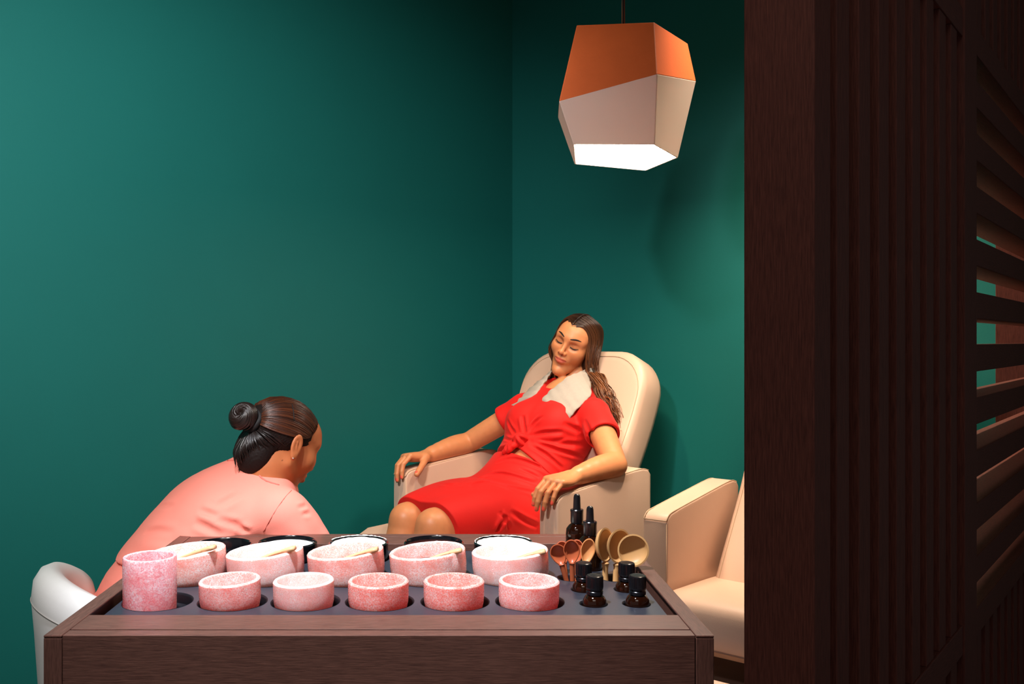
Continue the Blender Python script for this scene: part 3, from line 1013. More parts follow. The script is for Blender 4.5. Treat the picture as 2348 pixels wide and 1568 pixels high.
spoon('wooden_spoon', 'small reddish wooden spoon mostly hidden behind the nearest spoon', ga, (SPA[0] + .008, SPA[1] + .012, zs), px(1322, 1262, 1.80), FA, .0150, .0215, .010, M_red, .0046)
spoon('wooden_ladle', 'pale round wooden ladle on the left, turned edge-on', gb, (SPB[0] - .011, SPB[1] - .002, zs), px(1389, 1249, 1.775), (.90, -.75, .10), .0300, .0330, .016, M_pale, .0062, .15)
spoon('wooden_ladle', 'pale round wooden ladle in the middle of the three', gb, (SPB[0] + .002, SPB[1] + .004, zs), px(1421, 1252, 1.785), (.62, -.95, .12), .0310, .0335, .016, M_pale, .0062, .15)
spoon('wooden_ladle', 'pale round wooden ladle on the right facing the camera', gb, (SPB[0] + .012, SPB[1] - .006, zs), px(1452, 1262, 1.765), (-.10, -1, .22), .0300, .0315, .017, M_pale, .0062, .15)
# ------------------------------------------------------------------ people: shared pieces
M_skin, nt, b = new_mat('skin')
at_ = N(nt, 'ShaderNodeAttribute', _attribute_name='skin')
nz = N(nt, 'ShaderNodeTexNoise', Scale=60.0, Detail=4.0)
tc = N(nt, 'ShaderNodeTexCoord'); nt.links.new(tc.outputs['Object'], nz.inputs['Vector'])
mr = N(nt, 'ShaderNodeMapRange'); mr.inputs['To Min'].default_value = 0.92; mr.inputs['To Max'].default_value = 1.08
nt.links.new(nz.outputs['Fac'], mr.inputs['Value'])
mx = N(nt, 'ShaderNodeMix', _data_type='RGBA', _blend_type='MULTIPLY'); mx.inputs['Factor'].default_value = 1.0
nt.links.new(at_.outputs['Color'], mx.inputs['A']); nt.links.new(mr.outputs['Result'], mx.inputs['B'])
nt.links.new(mx.outputs['Result'], b.inputs['Base Color'])
b.inputs['Roughness'].default_value = 0.42
b.inputs['Specular IOR Level'].default_value = 0.4
b.inputs['Subsurface Weight'].default_value = 0.18
b.inputs['Subsurface Radius'].default_value = (1.0, 0.35, 0.18)
b.inputs['Subsurface Scale'].default_value = 0.008

def hair_mat(name, dark, light):
    m, nt, b = new_mat(name)
    a = N(nt, 'ShaderNodeAttribute', _attribute_name='skin')
    b.inputs['Roughness'].default_value = 0.36
    b.inputs['Specular IOR Level'].default_value = 0.55
    nt.links.new(a.outputs['Color'], b.inputs['Base Color'])
    tc = N(nt, 'ShaderNodeTexCoord')
    nz = N(nt, 'ShaderNodeTexNoise', Scale=420.0, Detail=2.0)
    nt.links.new(tc.outputs['Object'], nz.inputs['Vector'])
    bp = N(nt, 'ShaderNodeBump', Strength=0.25, Distance=0.001)
    nt.links.new(nz.outputs['Fac'], bp.inputs['Height']); nt.links.new(bp.outputs['Normal'], b.inputs['Normal'])
    return m
M_hair = hair_mat('brown_hair', None, None)

def colored(o, C):
    ca = o.data.color_attributes.new('skin', 'FLOAT_COLOR', 'POINT')
    ca.data.foreach_set('color', np.column_stack([C, np.ones(len(C))]).astype(np.float32).ravel())
    return o

class Frame:
    """local frame: x = person's left, y = forward, z = up"""
    def __init__(self, c, fwd, up):
        self.c = np.asarray(c, float)
        f = np.asarray(fwd, float); f /= np.linalg.norm(f)
        u = np.asarray(up, float); u = u - f * u.dot(f); u /= np.linalg.norm(u)
        self.R = np.stack([np.cross(f, u) , f, u])
        # cross(forward, up) points to the right of the person, so flip for left
        self.R[0] *= -1
    def __call__(self, *p): return self.c + np.asarray(p, float) @ self.R
    def inv(self, P): return (np.asarray(P) - self.c) @ self.R.T
    def vec(self, *p): return np.asarray(p, float) @ self.R

def add_head(S, T):
    R = T.R
    S.ell(T(0, -.012, .026), (.0715, .092, .071), 0, 'u', R)                    # cranium
    S.ell(T(0, .022, -.022), (.059, .060, .078), .03, 'u', R)                    # face mass
    S.ell(T(0, .034, .036), (.056, .048, .042), .03, 'u', R)                     # forehead
    S.cap(T(0, .030, -.062), T(0, .066, -.104), .038, .015, .022)                # jaw
    for x in (-1, 1):
        S.cap(T(x * .052, -.004, -.054), T(x * .014, .060, -.105), .012, .012, .03)
        S.ell(T(x * .037, .052, -.026), (.026, .026, .024), .03, 'u', R)         # cheek
        S.cap(T(x * .012, .0795, .024), T(x * .046, .060, .022), .010, .009, .018)  # brow
    S.sph(T(0, .0745, -.1075), .0135, .014)                                        # chin
    for x in (-1, 1):
        S.ell(T(x * .0315, .0885, .001), (.0175, .013, .0115), .014, 's', R)      # socket
        S.ell(T(x * .0315, .0640, .0015), (.0152, .0150, .0130), .005, 'u', R)    # closed lid
    S.cap(T(0, .0800, .018), T(0, .0985, -.026), .0058, .0080, .012)             # nose
    S.sph(T(0, .1010, -.0300), .0082, .006)
    for x in (-1, 1):
        S.ell(T(x * .0110, .0905, -.0335), (.0068, .0090, .0066), .006, 'u', R)
        S.sph(T(x * .0058, .0985, -.0392), .0028, .003, 's')
    S.ell(T(0, .066, -.0565), (.030, .024, .022), .015, 'u', R)                   # muzzle
    S.chain([T(-.0235, .0740, -.0590), T(-.012, .0865, -.0545), T(0, .0893, -.0553), T(.012, .0865, -.0545), T(.0235, .0740, -.0590)], [.0020, .0046, .0044, .0046, .0020], .004, 4)
    S.chain([T(-.0225, .0735, -.0607), T(-.011, .0850, -.0650), T(0, .0872, -.0660), T(.011, .0850, -.0650), T(.0225, .0735, -.0607)], [.0018, .0052, .0060, .0052, .0018], .004, 4)
    S.chain([T(-.0240, .0770, -.0597), T(-.012, .0925, -.0603), T(0, .0958, -.0607), T(.012, .0925, -.0603), T(.0240, .0770, -.0597)], [.0007, .0012, .0012, .0012, .0007], .002, 4, None, 's')
    for x in (-1, 1):                                                            # ears
        E = Frame(T(x * .0735, -.010, -.010), T.vec(x * .90, .10, 0) , T.vec(0, -.12, 1))
        S.ell(E(0, .004, .004), (.0165, .0065, .0290), .006, 'u', E.R)
        S.ell(E(0, .004, -.022), (.0095, .0055, .0110), .006, 'u', E.R)
        S.ell(E(x * .002, .0115, .006), (.0095, .0060, .0190), .004, 's', E.R)
        S.cap(E(x * .0, .006, -.006), E(x * .003, .007, .012), .0026, .0022, .003)

def head_colors(C, V, T, skin, lips):
    q = T.inv(V)
    near = np.linalg.norm(q - np.array([0, .04, -.02]), axis=1) < .14
    def mix(mask, col):
        m = (mask * near)[:, None]
        C[:] = C * (1 - m) + np.asarray(col)[None] * m
    # lips
    lx = np.abs(q[:, 0]) / .0245
    top = -.0520 - .006 * lx ** 2; bt = -.0720 + .0115 * lx ** 2
    m = (lx < 1) * (q[:, 1] > .066) * np.clip((top - q[:, 2]) / .0015 + .5, 0, 1) * np.clip((q[:, 2] - bt) / .0015 + .5, 0, 1)
    mix(m * .85, lips)
    # cheeks and lids carry a little make-up
    for x in (-1, 1):
        d = np.linalg.norm((q - np.array([x * .043, .068, -.028])) / np.array([.022, .03, .016]), axis=1)
        mix(np.clip(1 - d, 0, 1) * .35, np.asarray(skin) * np.array([1.0, .72, .62]))
        d = np.linalg.norm((q - np.array([x * .033, .082, .008])) / np.array([.018, .03, .0105]), axis=1)
        mix(np.clip(1.25 - d, 0, 1) * .55, np.asarray(skin) * np.array([.55, .40, .34]))
    return C

def surf(S, T, x, z, y0=.13):
    """front surface of the head at local (x, z)"""
    ys = np.linspace(y0, .02, 160)
    P = np.array([T(x, y, z) for y in ys], np.float32)
    d = S.val(P)
    i = np.argmax(d < 0)
    return ys[i] if d[i] < 0 else .03

def add_hand(S, w, d, n, thumb, curl, spread=.08, scale=1.0, thumb_curl=.35, thumb_dir=(.62, .55, -.35)):
    """w wrist, d towards the knuckles, n back of the hand, thumb = side of the thumb. Returns nail spots."""
    w, d, n = (np.asarray(a, float) for a in (w, d, n))
    d /= np.linalg.norm(d); n = n - d * n.dot(d); n /= np.linalg.norm(n)
    t = np.asarray(thumb, float); t = t - d * t.dot(d) - n * t.dot(n); t /= np.linalg.norm(t)
    k = scale
    nails = []
    offs = [.0255, .0085, -.009, -.025]
    kn = [.083, .087, .082, .074]
    lens = [(.040, .024, .019), (.044, .028, .020), (.041, .026, .020), (.032, .019, .017)]
    rad = [.0083, .0086, .0083, .0073]
    for i in range(4):
        K = w + k * (d * kn[i] + t * offs[i])
        S.cap(w + k * (t * offs[i] * .55 + d * .006), K, .0130 * k, .0104 * k, .012)
    S.ell(w + k * (d * .045 - n * .004), (.034 * k, .042 * k, .014 * k), .014, 'u', np.stack([t, d, n]))
    for i in range(4):
        p = w + k * (d * kn[i] + t * offs[i])
        ang = 0.0
        r = rad[i] * k
        fan = spread * (1.5 - i)
        for j in range(3):
            ang += curl[i][j]
            base = d * math.cos(fan) + t * math.sin(fan)
            v = base * math.cos(ang) - n * math.sin(ang)
            q = p + v * lens[i][j] * k
            r2 = r * (.93 if j < 2 else .82)
            S.cap(p, q, r, r2, .0015)
            up = n * math.cos(ang) + base * math.sin(ang)
            p, r = q, r2
        nails.append((p + up * r * .75 - v * .002, up))
    a = w + k * (d * .020 + t * .024 - n * .006)
    td = t * thumb_dir[0] + d * thumb_dir[1] + n * thumb_dir[2]; td /= np.linalg.norm(td)
    b1 = a + td * .040 * k
    S.cap(w + k * (d * .010 + t * .012), a, .013 * k, .0135 * k, .012)
    S.cap(a, b1, .0135 * k, .0105 * k, .010)
    td2 = td * math.cos(thumb_curl) + (d * .8 - n * .6) * math.sin(thumb_curl); td2 /= np.linalg.norm(td2)
    b2 = b1 + td2 * .030 * k
    S.cap(b1, b2, .0103 * k, .0095 * k, .003)
    b3 = b2 + td2 * .022 * k
    S.cap(b2, b3, .0097 * k, .0080 * k, .003)
    nails.append((b3 + n * .006 * k, n))
    return nails

def nail_colors(C, V, nails, col):
    for p, up in nails:
        q = V - p
        d = np.linalg.norm(q, axis=1)
        m = ((d < .0068) & ((q @ up) > -.0035))
        C[m] = col
    return C

def lin(r, g, b): return np.array(srgb(r, g, b)[:3])

def locks_obj(name, locks, parent, mat, n=6):
    """locks: list of (path, radii, normal, flat, color0, color1)"""
    parts, cols = [], []
    for P, R, nrm, flat, c0, c1 in locks:
        V, Fc = tube_data(P, R, n, normal=nrm, flat=flat)
        parts.append((V, Fc))
        t = np.repeat(np.linspace(0, 1, len(P)), n)[:, None]
        cols.append(c0[None] * (1 - t) + c1[None] * t)
    V, Fc = joined(parts)
    o = mesh_obj(name, V, Fc, mat, parent, True)
    return colored(o, np.vstack(cols))
# ------------------------------------------------------------------ woman in red, in the armchair's axes (x = her left, y = backwards)
woman = thing('person', 'woman in a red knotted dress reclining in the armchair with eyes closed', 'person', (CX, CY, 0), CR)
WH = Frame((.006, .545, 1.240), (.262, -.965, -.06), (0, 0, 1))
ro = math.radians(24)
WH = Frame(WH.c, WH.R[1], WH.R[2] * math.cos(ro) + WH.R[0] * math.sin(ro))
W = Solid()
add_head(W, WH)
SPINE = [(0, .150, .655), (0, .245, .742), (0, .335, .822), (0, .420, .912), (0, .478, .995), (0, .505, 1.055)]
SRAD = [.104, .088, .090, .098, .076, .050]
ax_s = (1, 0, 0)
def torso(S, inf, k=.03):
    S.chain(SPINE, [r + inf for r in SRAD], k, 4, (ax_s, .75))
    for x in (-1, 1):
        S.ell((x * .072, .358, .952), (.062 + inf, .060 + inf, .060 + inf), .04)         # bust
        S.cap((x * .06, .485, 1.02), (x * .158, .447, .990), .044 + inf, .043 + inf, .03)   # shoulder
W.chain([WH(0, -.030, -.035), (.006, .556, 1.110), (0, .518, 1.045)], [.046, .0425, .052], .008, 5)
torso(W, 0.0)
LEG = {}
for x in (-1, 1):
    hip, mid_, kn = (x * .088, .15, .655), (x * .080, -.03, .672), (x * .066, -.205, .664)
    an, toe = (x * .062, -.285, .285), (x * .066, -.43, .235)
    W.chain([hip, mid_, kn], [.092, .076, .054], .02, 4)
    W.sph((x * .066, -.222, .672), .047, .02)
    W.chain([kn, (x * .064, -.25, .53), an], [.052, .050, .033], .02, 4)
    W.cap(an, toe, .032, .018, .015)
    W.cap(an, (x * .062, -.26, .25), .03, .026, .015)
# arms
LS, LE, LW = np.array((.185, .437, .985)), np.array((.374, .305, .843)), np.array((.364, .105, .822))
RS, RE, RW_ = np.array((-.165, .440, .985)), np.array((-.362, .335, .850)), np.array((-.364, .125, .818))
for s_, e_, w_ in ((LS, LE, LW), (RS, RE, RW_)):
    W.chain([s_, s_ * .5 + e_ * .5, e_], [.044, .040, .036], .015, 4)
    W.chain([e_, e_ * .62 + w_ * .38 + np.array((0, 0, .004)), w_], [.037, .037, .0245], .012, 4)
nl = add_hand(W, LW, (.02, -1, -.03), (.12, 0, 1), (-1, 0, 0), [(.62, .55, .15), (.64, .58, .15), (.66, .58, .15), (.60, .52, .15)], .012, 1.12, .4, (.45, .8, -.45))
nr = add_hand(W, RW_, (-.05, -1, .06), (-.15, 0, 1), (1, 0, 0), [(.68, .62, .2), (.70, .66, .2), (.74, .66, .2), (.76, .62, .2)], .015, 1.12, .5, (.50, .75, -.62))
V, F = W.mesh(0.0024)
skin = lin(208, 137, 92)
C = np.tile(skin, (len(V), 1))
head_colors(C, V, WH, skin, lin(196, 92, 80))
nail_colors(C, V, nl + nr, lin(240, 96, 78))
solid_obj('body', V, F, M_skin, woman, C)

M_red_ = simple('red_ribbed_jersey', srgb(212, 24, 20), 0.68, 0.25, noise=0.05, nscale=30, bump=0.25, bscale=500, sheen=0.05)
KN = np.array((-.004, .256, .880))                    # the knot at the waist
def w_local(P): 
    x, y = w2loc(P[:, 0], P[:, 1])
    return np.column_stack([x, y, P[:, 2]])
DOWN = np.array((0, -.66, -.75))
# skirt
S = Solid()
for x in (-1, 1):
    S.chain([(x * .088, .15, .655), (x * .080, -.03, .672), (x * .067, -.215, .668)], [.104, .089, .0635], .035, 4)
S.chain([(0, .10, .668), (0, -.05, .676), (0, -.215, .650)], [.092, .084, .052], .05, 3)
S.chain(SPINE[:4], [.110, .0925, .0945, .1015], .05, 4, (ax_s, .75))
S.half((0, -.185, .67), (0, -1, -.30), .004)
S.half(KN + DOWN * .052, (.10, .66, .75), .004)
S.disp(creases(S, [([(1098, 1096), (1152, 1088), (1231, 1110)], .0075, 0.0104), ([(1076, 1113), (1125, 1108), (1231, 1132)], .0080, 0.012),
                   ([(1136, 1061), (1180, 1053), (1242, 1074), (1275, 1094)], .0065, 0.008), ([(1139, 1221), (1150, 1200), (1163, 1183)], .0075, 0.0128),
                   ([(1147, 1172), (1158, 1192), (1169, 1213)], .0070, 0.0088), ([(1169, 1172), (1200, 1192), (1234, 1208)], .0080, 0.0088),
                   ([(1010, 1108), (1030, 1112), (1060, 1110)], .008, .005), ([(1190, 1075), (1215, 1085), (1236, 1096)], .005, .004)], w_local))
V, F = S.mesh(0.0028)
solid_obj('skirt', V, F, M_red_, woman)
# knotted top with cap sleeves
S = Solid()
torso(S, .0125, .035)
for s_, e_, x in ((LS, LE, 1), (RS, RE, -1)):
    dirv = (e_ - s_) / np.linalg.norm(e_ - s_)
    S.cap(s_ + np.array((0, 0, .002)), s_ + dirv * (.098 if x > 0 else .075), .053, .060, .03)
S.op(lambda P: (P - (KN + DOWN * .018).astype(np.float32)) @ DOWN.astype(np.float32) - np.maximum(0, .38 * P[:, 0]), None, None, .004, 'i')
def sleeve_cut(s_, dirv, t0):
    s_ = s_.astype(np.float32); dirv = dirv.astype(np.float32)
    def fn(P):
        q = P - s_
        t = q @ dirv
        r = np.sqrt(np.maximum(0, (q * q).sum(1) - t * t))
        return np.maximum(t0 - t, r - .095)
    c = s_ + dirv * (t0 + .06)
    return fn, c - .14, c + .14
for s_, e_, x in ((LS, LE, 1), (RS, RE, -1)):          # open sleeve ends
    dirv = (e_ - s_) / np.linalg.norm(e_ - s_)
    t0 = .118 if x > 0 else .090
    S.op(*sleeve_cut(s_, dirv, t0), .002, 's')
    S.cap(s_ + dirv * (t0 - .012), s_ + dirv * (t0 + .06), .048, .056, .002, 's')
S.ell((0.0, .478, 1.105), (.068, .075, .062), .006, 's')                    # neckline
S.disp(creases(S, [([(1198, 952), (1201, 972), (1205, 995)], .0070, .0085), ([(1211, 995), (1225, 972), (1245, 952)], .0060, .0075), ([(1213, 1001), (1250, 992), (1292, 990)], .0065, .0060),
                   ([(1212, 1012), (1270, 1030), (1343, 1050)], .0070, .0080), ([(1212, 1018), (1250, 1042), (1290, 1075)], .0065, .0075), ([(1182, 995), (1172, 980), (1163, 962)], .0055, .0065),
                   ([(1177, 1009), (1166, 1008), (1157, 1004)], .0050, .0055), ([(1290, 970), (1310, 980), (1332, 990)], .0090, .0050), ([(1260, 1015), (1300, 1018), (1345, 1020)], .0080, .0045),
                   ([(1178, 1018), (1168, 1022), (1156, 1028)], .0045, .005), ([(1340, 962), (1350, 985), (1356, 1010)], .0080, .0055), ([(1225, 1010), (1262, 1012), (1300, 1005)], .006, .004)], w_local))
V, F = S.mesh(0.0028)
tp = solid_obj('top', V, F, M_red_, woman)
KN = cast(S, 1195, 1012, w_local).astype(float) + np.array((.0, .006, -.005))
S = Solid()
KF = np.array((0, -.755, .655))                        # outwards from the belly
KU = np.array((0, .655, .755)); KX_ = np.array((1.0, 0, 0))
def kp(x, u, f): return KN + KX_ * x + KU * u + KF * f
S.ell(kp(0, 0, .014), (.020, .020, .022), 0)
for tilt, r_, w_ in ((.5, .0215, .0085), (-.75, .0205, .0080), (1.5, .0215, .0070)):
    S.chain([kp(r_ * math.cos(a) * math.cos(tilt), r_ * math.cos(a) * math.sin(tilt), .015 + r_ * math.sin(a) * .95) for a in np.linspace(-.5, PI + .5, 9)], [w_] * 9, .0015, 2)
S.chain([kp(-.008, -.012, .010), kp(-.022, -.032, .020), kp(-.034, -.058, .020)], [.010, .014, .010], .002, 4)
S.chain([kp(.000, -.014, .012), kp(-.008, -.036, .026), kp(-.014, -.056, .024)], [.009, .012, .008], .002, 4)
S.disp(lambda P: (.0008 * np.sin(P[:, 0] * 300 + P[:, 2] * 220)).astype(np.float32))
V, F = S.mesh(0.0022)
solid_obj('knot', V, F, M_red_, woman)

# brows and lashes
M_brow = simple('brow_hair', srgb(38, 22, 15), 0.6)
for x in (-1, 1):
    xs = np.linspace(.013, .049, 14)
    P = [WH(x * a, surf(W, WH, x * a, .0255 + .006 * math.sin((a - .013) / .036 * 2.2)) + .0006, .0255 + .006 * math.sin((a - .013) / .036 * 2.2)) for a in xs]
    R = [.0007 + .0028 * math.sin(PI * min(1, (i + .8) / 14.0)) ** .7 for i in range(14)]
    tube('eyebrow', P, R, M_brow, woman, 8, normal=tuple(WH.R[1]), flat=.35)
    xs = np.linspace(.0165, .0475, 14)
    zz = [-.0028 - .0045 * math.sin(PI * (a - .0165) / .031) + .0035 * (a - .0165) / .031 for a in xs]
    P = [WH(x * a, surf(W, WH, x * a, z) + .0012, z) for a, z in zip(xs, zz)]
    R = [.0006 + .0013 * math.sin(PI * min(1, (i + 3) / 15.5)) for i in range(14)]
    V1, F1 = tube_data(P, R, 6)
    parts = [(V1, F1)]
    for i in range(1, 14):
        p = np.array(P[i]); a = (i - 1) / 12
        tip = p + WH.vec(x * (-.001 + .0050 * a), .0042, -.0052)
        parts.append(tube_data([p, p * .5 + tip * .5 + WH.vec(0, .0008, -.0008), tip], [.0006, .0005, .0002], 4))
    Vv, Ff = joined(parts)
    mesh_obj('eyelashes', Vv, Ff, M_brow, woman, True)

# hair: dark shell over the skull plus long fine locks
hd, hl = lin(40, 22, 14), lin(158, 92, 46)
S = Solid()
S.ell(WH(0, -.016, .028), (.0750, .0950, .0780), 0, 'u', WH.R)
S.ell(WH(0.002, .062, -.032), (.0640, .075, .093), .012, 's', WH.R)
S.chain([WH(.050, -.025, .010), WH(.070, .000, -.050), np.array((.092, .545, 1.105)), np.array((.140, .540, 1.055)), np.array((.175, .525, 1.01))], [.020, .016, .010, .010, .005], .02, 5)
S.chain([WH(-.052, -.045, .010), WH(-.056, -.040, -.060), np.array((-.068, .575, 1.09)), np.array((-.09, .56, 1.03))], [.022, .022, .018, .008], .02, 5)
S.chain([WH(0, -.080, .0), WH(0, -.085, -.07), np.array((0, .60, 1.07)), np.array((0, .585, 1.0))], [.040, .040, .036, .03], .03, 4)
V, F = S.mesh(0.003)
C = np.tile(hd * .55, (len(V), 1))
hair = solid_obj('hair', V, F, M_hair, woman, C)
HR = np.array((.0770, .0975, .0810)); HC = np.array((0, -.016, .028))
def shell_pt(d, k=1.0):
    d = np.asarray(d, float)
    return HC + d * (k / math.sqrt(((d / HR) ** 2).sum()))
LK = []
NL, NR = 330, 230
for i in range(NL + NR):
    left = i < NL
    x = 1 if left else -1
    f = rng.uniform(0, 1) ** (.85 if left else .9)     # 0 = framing the face, 1 = back of the head
    lay = rng.uniform(.97, 1.05)
    j = rng.normal(0, 1, 16)
    y0 = .080 - .128 * f
    part = shell_pt((-.008, y0 + .016, math.sqrt(max(.001, 1 - ((y0 + .016) / .0975) ** 2)) * .081), lay)
    # from the part over the side of the head
    d1 = np.array((x * .052, .072 - .105 * f, .062)); d2 = np.array((x * .080, .064 - .110 * f, .022))
    if left: d1 = np.array((.030 + .022 * f, .092 - .124 * f, .059)); d2 = np.array((.072 + .008 * f, .078 - .122 * f, .020))
    p1 = shell_pt(d1, lay + .015); p2 = shell_pt(d2, lay + .03)
    P = [WH(*part), WH(*p1), WH(*p2)]
    if left:
        P += [WH(.0800 + .020 * f + .003 * j[0], .054 - .070 * f + .003 * j[1], -.020), WH(.0940 + .022 * f + .004 * j[2], .040 - .048 * f + .004 * j[3], -.064)]
        e1 = np.array((.096 + .014 * f + .009 * j[4], .526 + .036 * f + .005 * j[5], 1.105 + .010 * j[6]))
        e2 = np.array((.146 + .018 * f + .013 * j[7], .508 + .030 * f + .006 * j[8], 1.058 + .008 * j[6]))
        e3 = np.array((.198 + .014 * j[9], .503 + .02 * f + .005 * j[10], .998 + .020 * j[11]))
        e4 = e3 + np.array((.012 + .008 * j[12], -.006, -.050 + .014 * j[13]))
        P += [e1, e2, e3] + ([e4] if rng.uniform() < .6 else [])
    else:
        P += [WH(-.0700 + .003 * j[0], .034 - .085 * f + .003 * j[1], -.020), WH(-.0690 + .004 * j[2], .026 - .080 * f + .004 * j[3], -.072)]
        e1 = np.array((-.074 - .010 * f + .007 * j[4], .515 + .060 * f + .006 * j[5], 1.108 + .008 * j[6]))
        e2 = np.array((-.098 + .010 * j[7], .520 + .045 * f + .007 * j[8], 1.066 + .014 * j[9]))
        P += [e1, e2]
    P = catmull(P, 6)
    tt = np.linspace(0, 1, len(P)); amp = (.0070 if left else .006) * np.clip((tt - .42) / .3, 0, 1)
    P = P + (amp * np.sin(tt * 19 + 2.2 * f + j[14] * .45))[:, None] * np.array((.8, .45, 0))
    R = np.interp(tt, [0, .12, .5, .85, 1], [.0010, .0017, .0021, .0019, .0004]) * rng.uniform(.6, 1.35)
    c0 = hd * rng.uniform(.35, 1.4); c1 = (hl * rng.uniform(.15, 1.15) + hd) * (.8 if left else .6)
    LK.append((P, R, None, .8, c0, c1))
locks_obj('hair_locks', LK, hair, M_hair, 5)

# ------------------------------------------------------------------ linen heat pad around her neck
M_linen = simple('grey_linen', srgb(170, 161, 152), 0.85, 0.2, noise=0.06, nscale=60, bump=0.35, bscale=260)
def ribbon(ctrl, n=7, ring=24, th=.012):
    """ctrl rows: inner edge (3), outer edge (3), lift normal (3)"""
    Cc = catmull(np.array(ctrl, float), n)
    V, Fc = [], []
    m = len(Cc)
    for i, row in enumerate(Cc):
        a, b_, nn = row[:3], row[3:6], row[6:9]
        nn = nn / np.linalg.norm(nn)
        c = (a + b_) / 2; h = (b_ - a) / 2
        e = min(i, m - 1 - i)
        tt = th * (0.30 if e == 0 else .75 if e == 1 else 1.0) * (.30 + .70 * min(1, 1.35 * abs(2 * i / (m - 1) - 1) ** 1.5))
        for k in range(ring):
            an = 2 * PI * k / ring
            x_, y_ = math.cos(an), math.sin(an)
            w = math.copysign(abs(x_) ** .75, x_)
            wob = .0022 * math.sin(i * 1.9 + 5 * w) + .0015 * math.sin(i * .8 - 9 * w)
            edge = (1 + .010 * math.sin(i * 2.3 + (3 if x_ > 0 else 0)))
            dl = rng.normal(0, .0009, 3) if e == 0 else 0
            V.append(c + h * w * edge + nn * (tt * y_ + wob + tt * 1.5) + dl)
    for i in range(m - 1):
        for k in range(ring):
            l = (k + 1) % ring
            Fc.append((i * ring + k, i * ring + l, (i + 1) * ring + l, (i + 1) * ring + k))
    Fc.append(tuple(range(ring))[::-1]); Fc.append(tuple((m - 1) * ring + k for k in range(ring)))
    return V, Fc
ctrl = [(-.018, .372, 1.010, .142, .352, .962, 0, -.8, .6),
        (.012, .412, 1.058, .158, .400, 1.008, 0.1, -.75, .65),
        (.040, .458, 1.106, .156, .450, 1.046, .4, -.4, .8),
        (.052, .515, 1.132, .086, .528, 1.088, .8, .1, .6),
        (.050, .572, 1.150, .090, .605, 1.075, .5, .8, .3),
        (.0, .592, 1.150, .0, .630, 1.075, 0, 1, .2),
        (-.046, .570, 1.145, -.080, .610, 1.075, -.5, .8, .3),
        (-.058, .520, 1.140, -.135, .545, 1.070, -.8, .1, .6),
        (-.052, .470, 1.105, -.150, .490, 1.055, -.4, -.4, .8),
        (-.052, .430, 1.060, -.165, .440, 1.015, -.1, -.75, .65),
        (-.058, .400, 1.022, -.178, .388, .978, 0, -.8, .6)]
wrap = thing('neck_wrap', 'pale grey linen heat pad draped round the neck of the woman in red', 'heat pad', (CX, CY, 0), CR)
V, Fc = ribbon(ctrl)
mesh_obj('pad', V, Fc, M_linen, wrap, True)
# ------------------------------------------------------------------ therapist in pink, bent forward on a tub chair (x = her left, y = backwards)
GA = math.radians(119.4)
GX, GY = -.80, 2.12
worker = thing('person', 'therapist in a salmon pink tunic with her hair in a bun, bent over at left', 'person', (GX, GY, 0), GA)
def g_loc(x, y):
    x -= GX; y -= GY
    return (math.cos(GA) * x + math.sin(GA) * y, -math.sin(GA) * x + math.cos(GA) * y)
def g_vec(v): return np.array((math.cos(GA) * v[0] + math.sin(GA) * v[1], -math.sin(GA) * v[0] + math.cos(GA) * v[1], v[2]))
HX, HY, HZ = -.4050, 2.27, .997
hx, hy = g_loc(HX, HY)
pt = math.radians(26)
fh = np.array((math.cos(math.radians(42)), math.sin(math.radians(42))))
GF = g_vec((fh[0] * math.cos(pt), fh[1] * math.cos(pt), -math.sin(pt)))
GU = g_vec((fh[0] * math.sin(pt), fh[1] * math.sin(pt), math.cos(pt)))
GH = Frame((hx, hy, HZ), GF, GU)
W2 = Solid()
add_head(W2, GH)
GS = [(0, -.10, .58), (0, -.140, .665), (0, -.205, .745), (0, -.29, .812), (0, -.356, .852), (0, -.385, .872)]
GR = [.115, .092, .094, .096, .074, .050]
def gtorso(S, inf, k=.03):
    S.chain(GS, [r + inf for r in GR], k, 4, ((1, 0, 0), .70))
    for x in (-1, 1):
        S.cap((x * .05, -.362 if x < 0 else -.35, .886 if x < 0 else .84), (x * .165, -.358 if x < 0 else -.345, .836 if x < 0 else .74), .042 + inf, .046 + inf, .04)
        S.ell((x * .085, -.265, .815), (.07 + inf, .07 + inf, .055 + inf), .05)                 # shoulder blade
W2.chain([GH(0, -.022, -.045), GH(0, -.012, -.095), (0, -.385, .875)], [.048, .042, .048], .02, 5)
gtorso(W2, 0)
GARM = {}
for x in (-1, 1):
    hp, kn = (x * .10, -.12, .57), (x * .16, -.53, .55)
    an = (x * .15, -.50, .10)
    W2.chain([hp, kn], [.10, .062], .03, 2)
    W2.chain([kn, an], [.060, .036], .02, 2)
    W2.cap(an, (x * .155, -.64, .045), .036, .026, .02)
    sh, el, wr = np.array((x * .185, -.378, .842)) if x < 0 else np.array((.168, -.368, .74)), np.array((x * .205, -.480, .660)), np.array((x * .10, -.60, .56))
    W2.chain([sh, el], [.050, .042], .015, 2)
    W2.chain([el, wr], [.041, .026], .012, 2)
    dv = np.array((-x * .3, -.9, -.35))
    add_hand(W2, wr, dv, (x * .3, -.3, .9), (-x, 0, 0), [(.35, .4, .3)] * 4, .04)
    GARM[x] = (sh, el, wr)
V, F = W2.mesh(0.0030)
skin2 = lin(190, 112, 68)
C = np.tile(skin2, (len(V), 1))
head_colors(C, V, GH, skin2, lin(176, 90, 74))
for p, r in ((GH(-.062, -.022, -.050), .0016), (GH(-.056, -.006, -.075), .0014)):       # two small moles
    C[np.linalg.norm(V - p, axis=1) < r * 1.4] = lin(96, 52, 34)
solid_obj('body', V, F, M_skin, worker, C)
M_pink = simple('salmon_cotton', srgb(246, 142, 124), 0.75, 0.2, noise=0.04, nscale=25, bump=0.2, bscale=600, sheen=0.05)
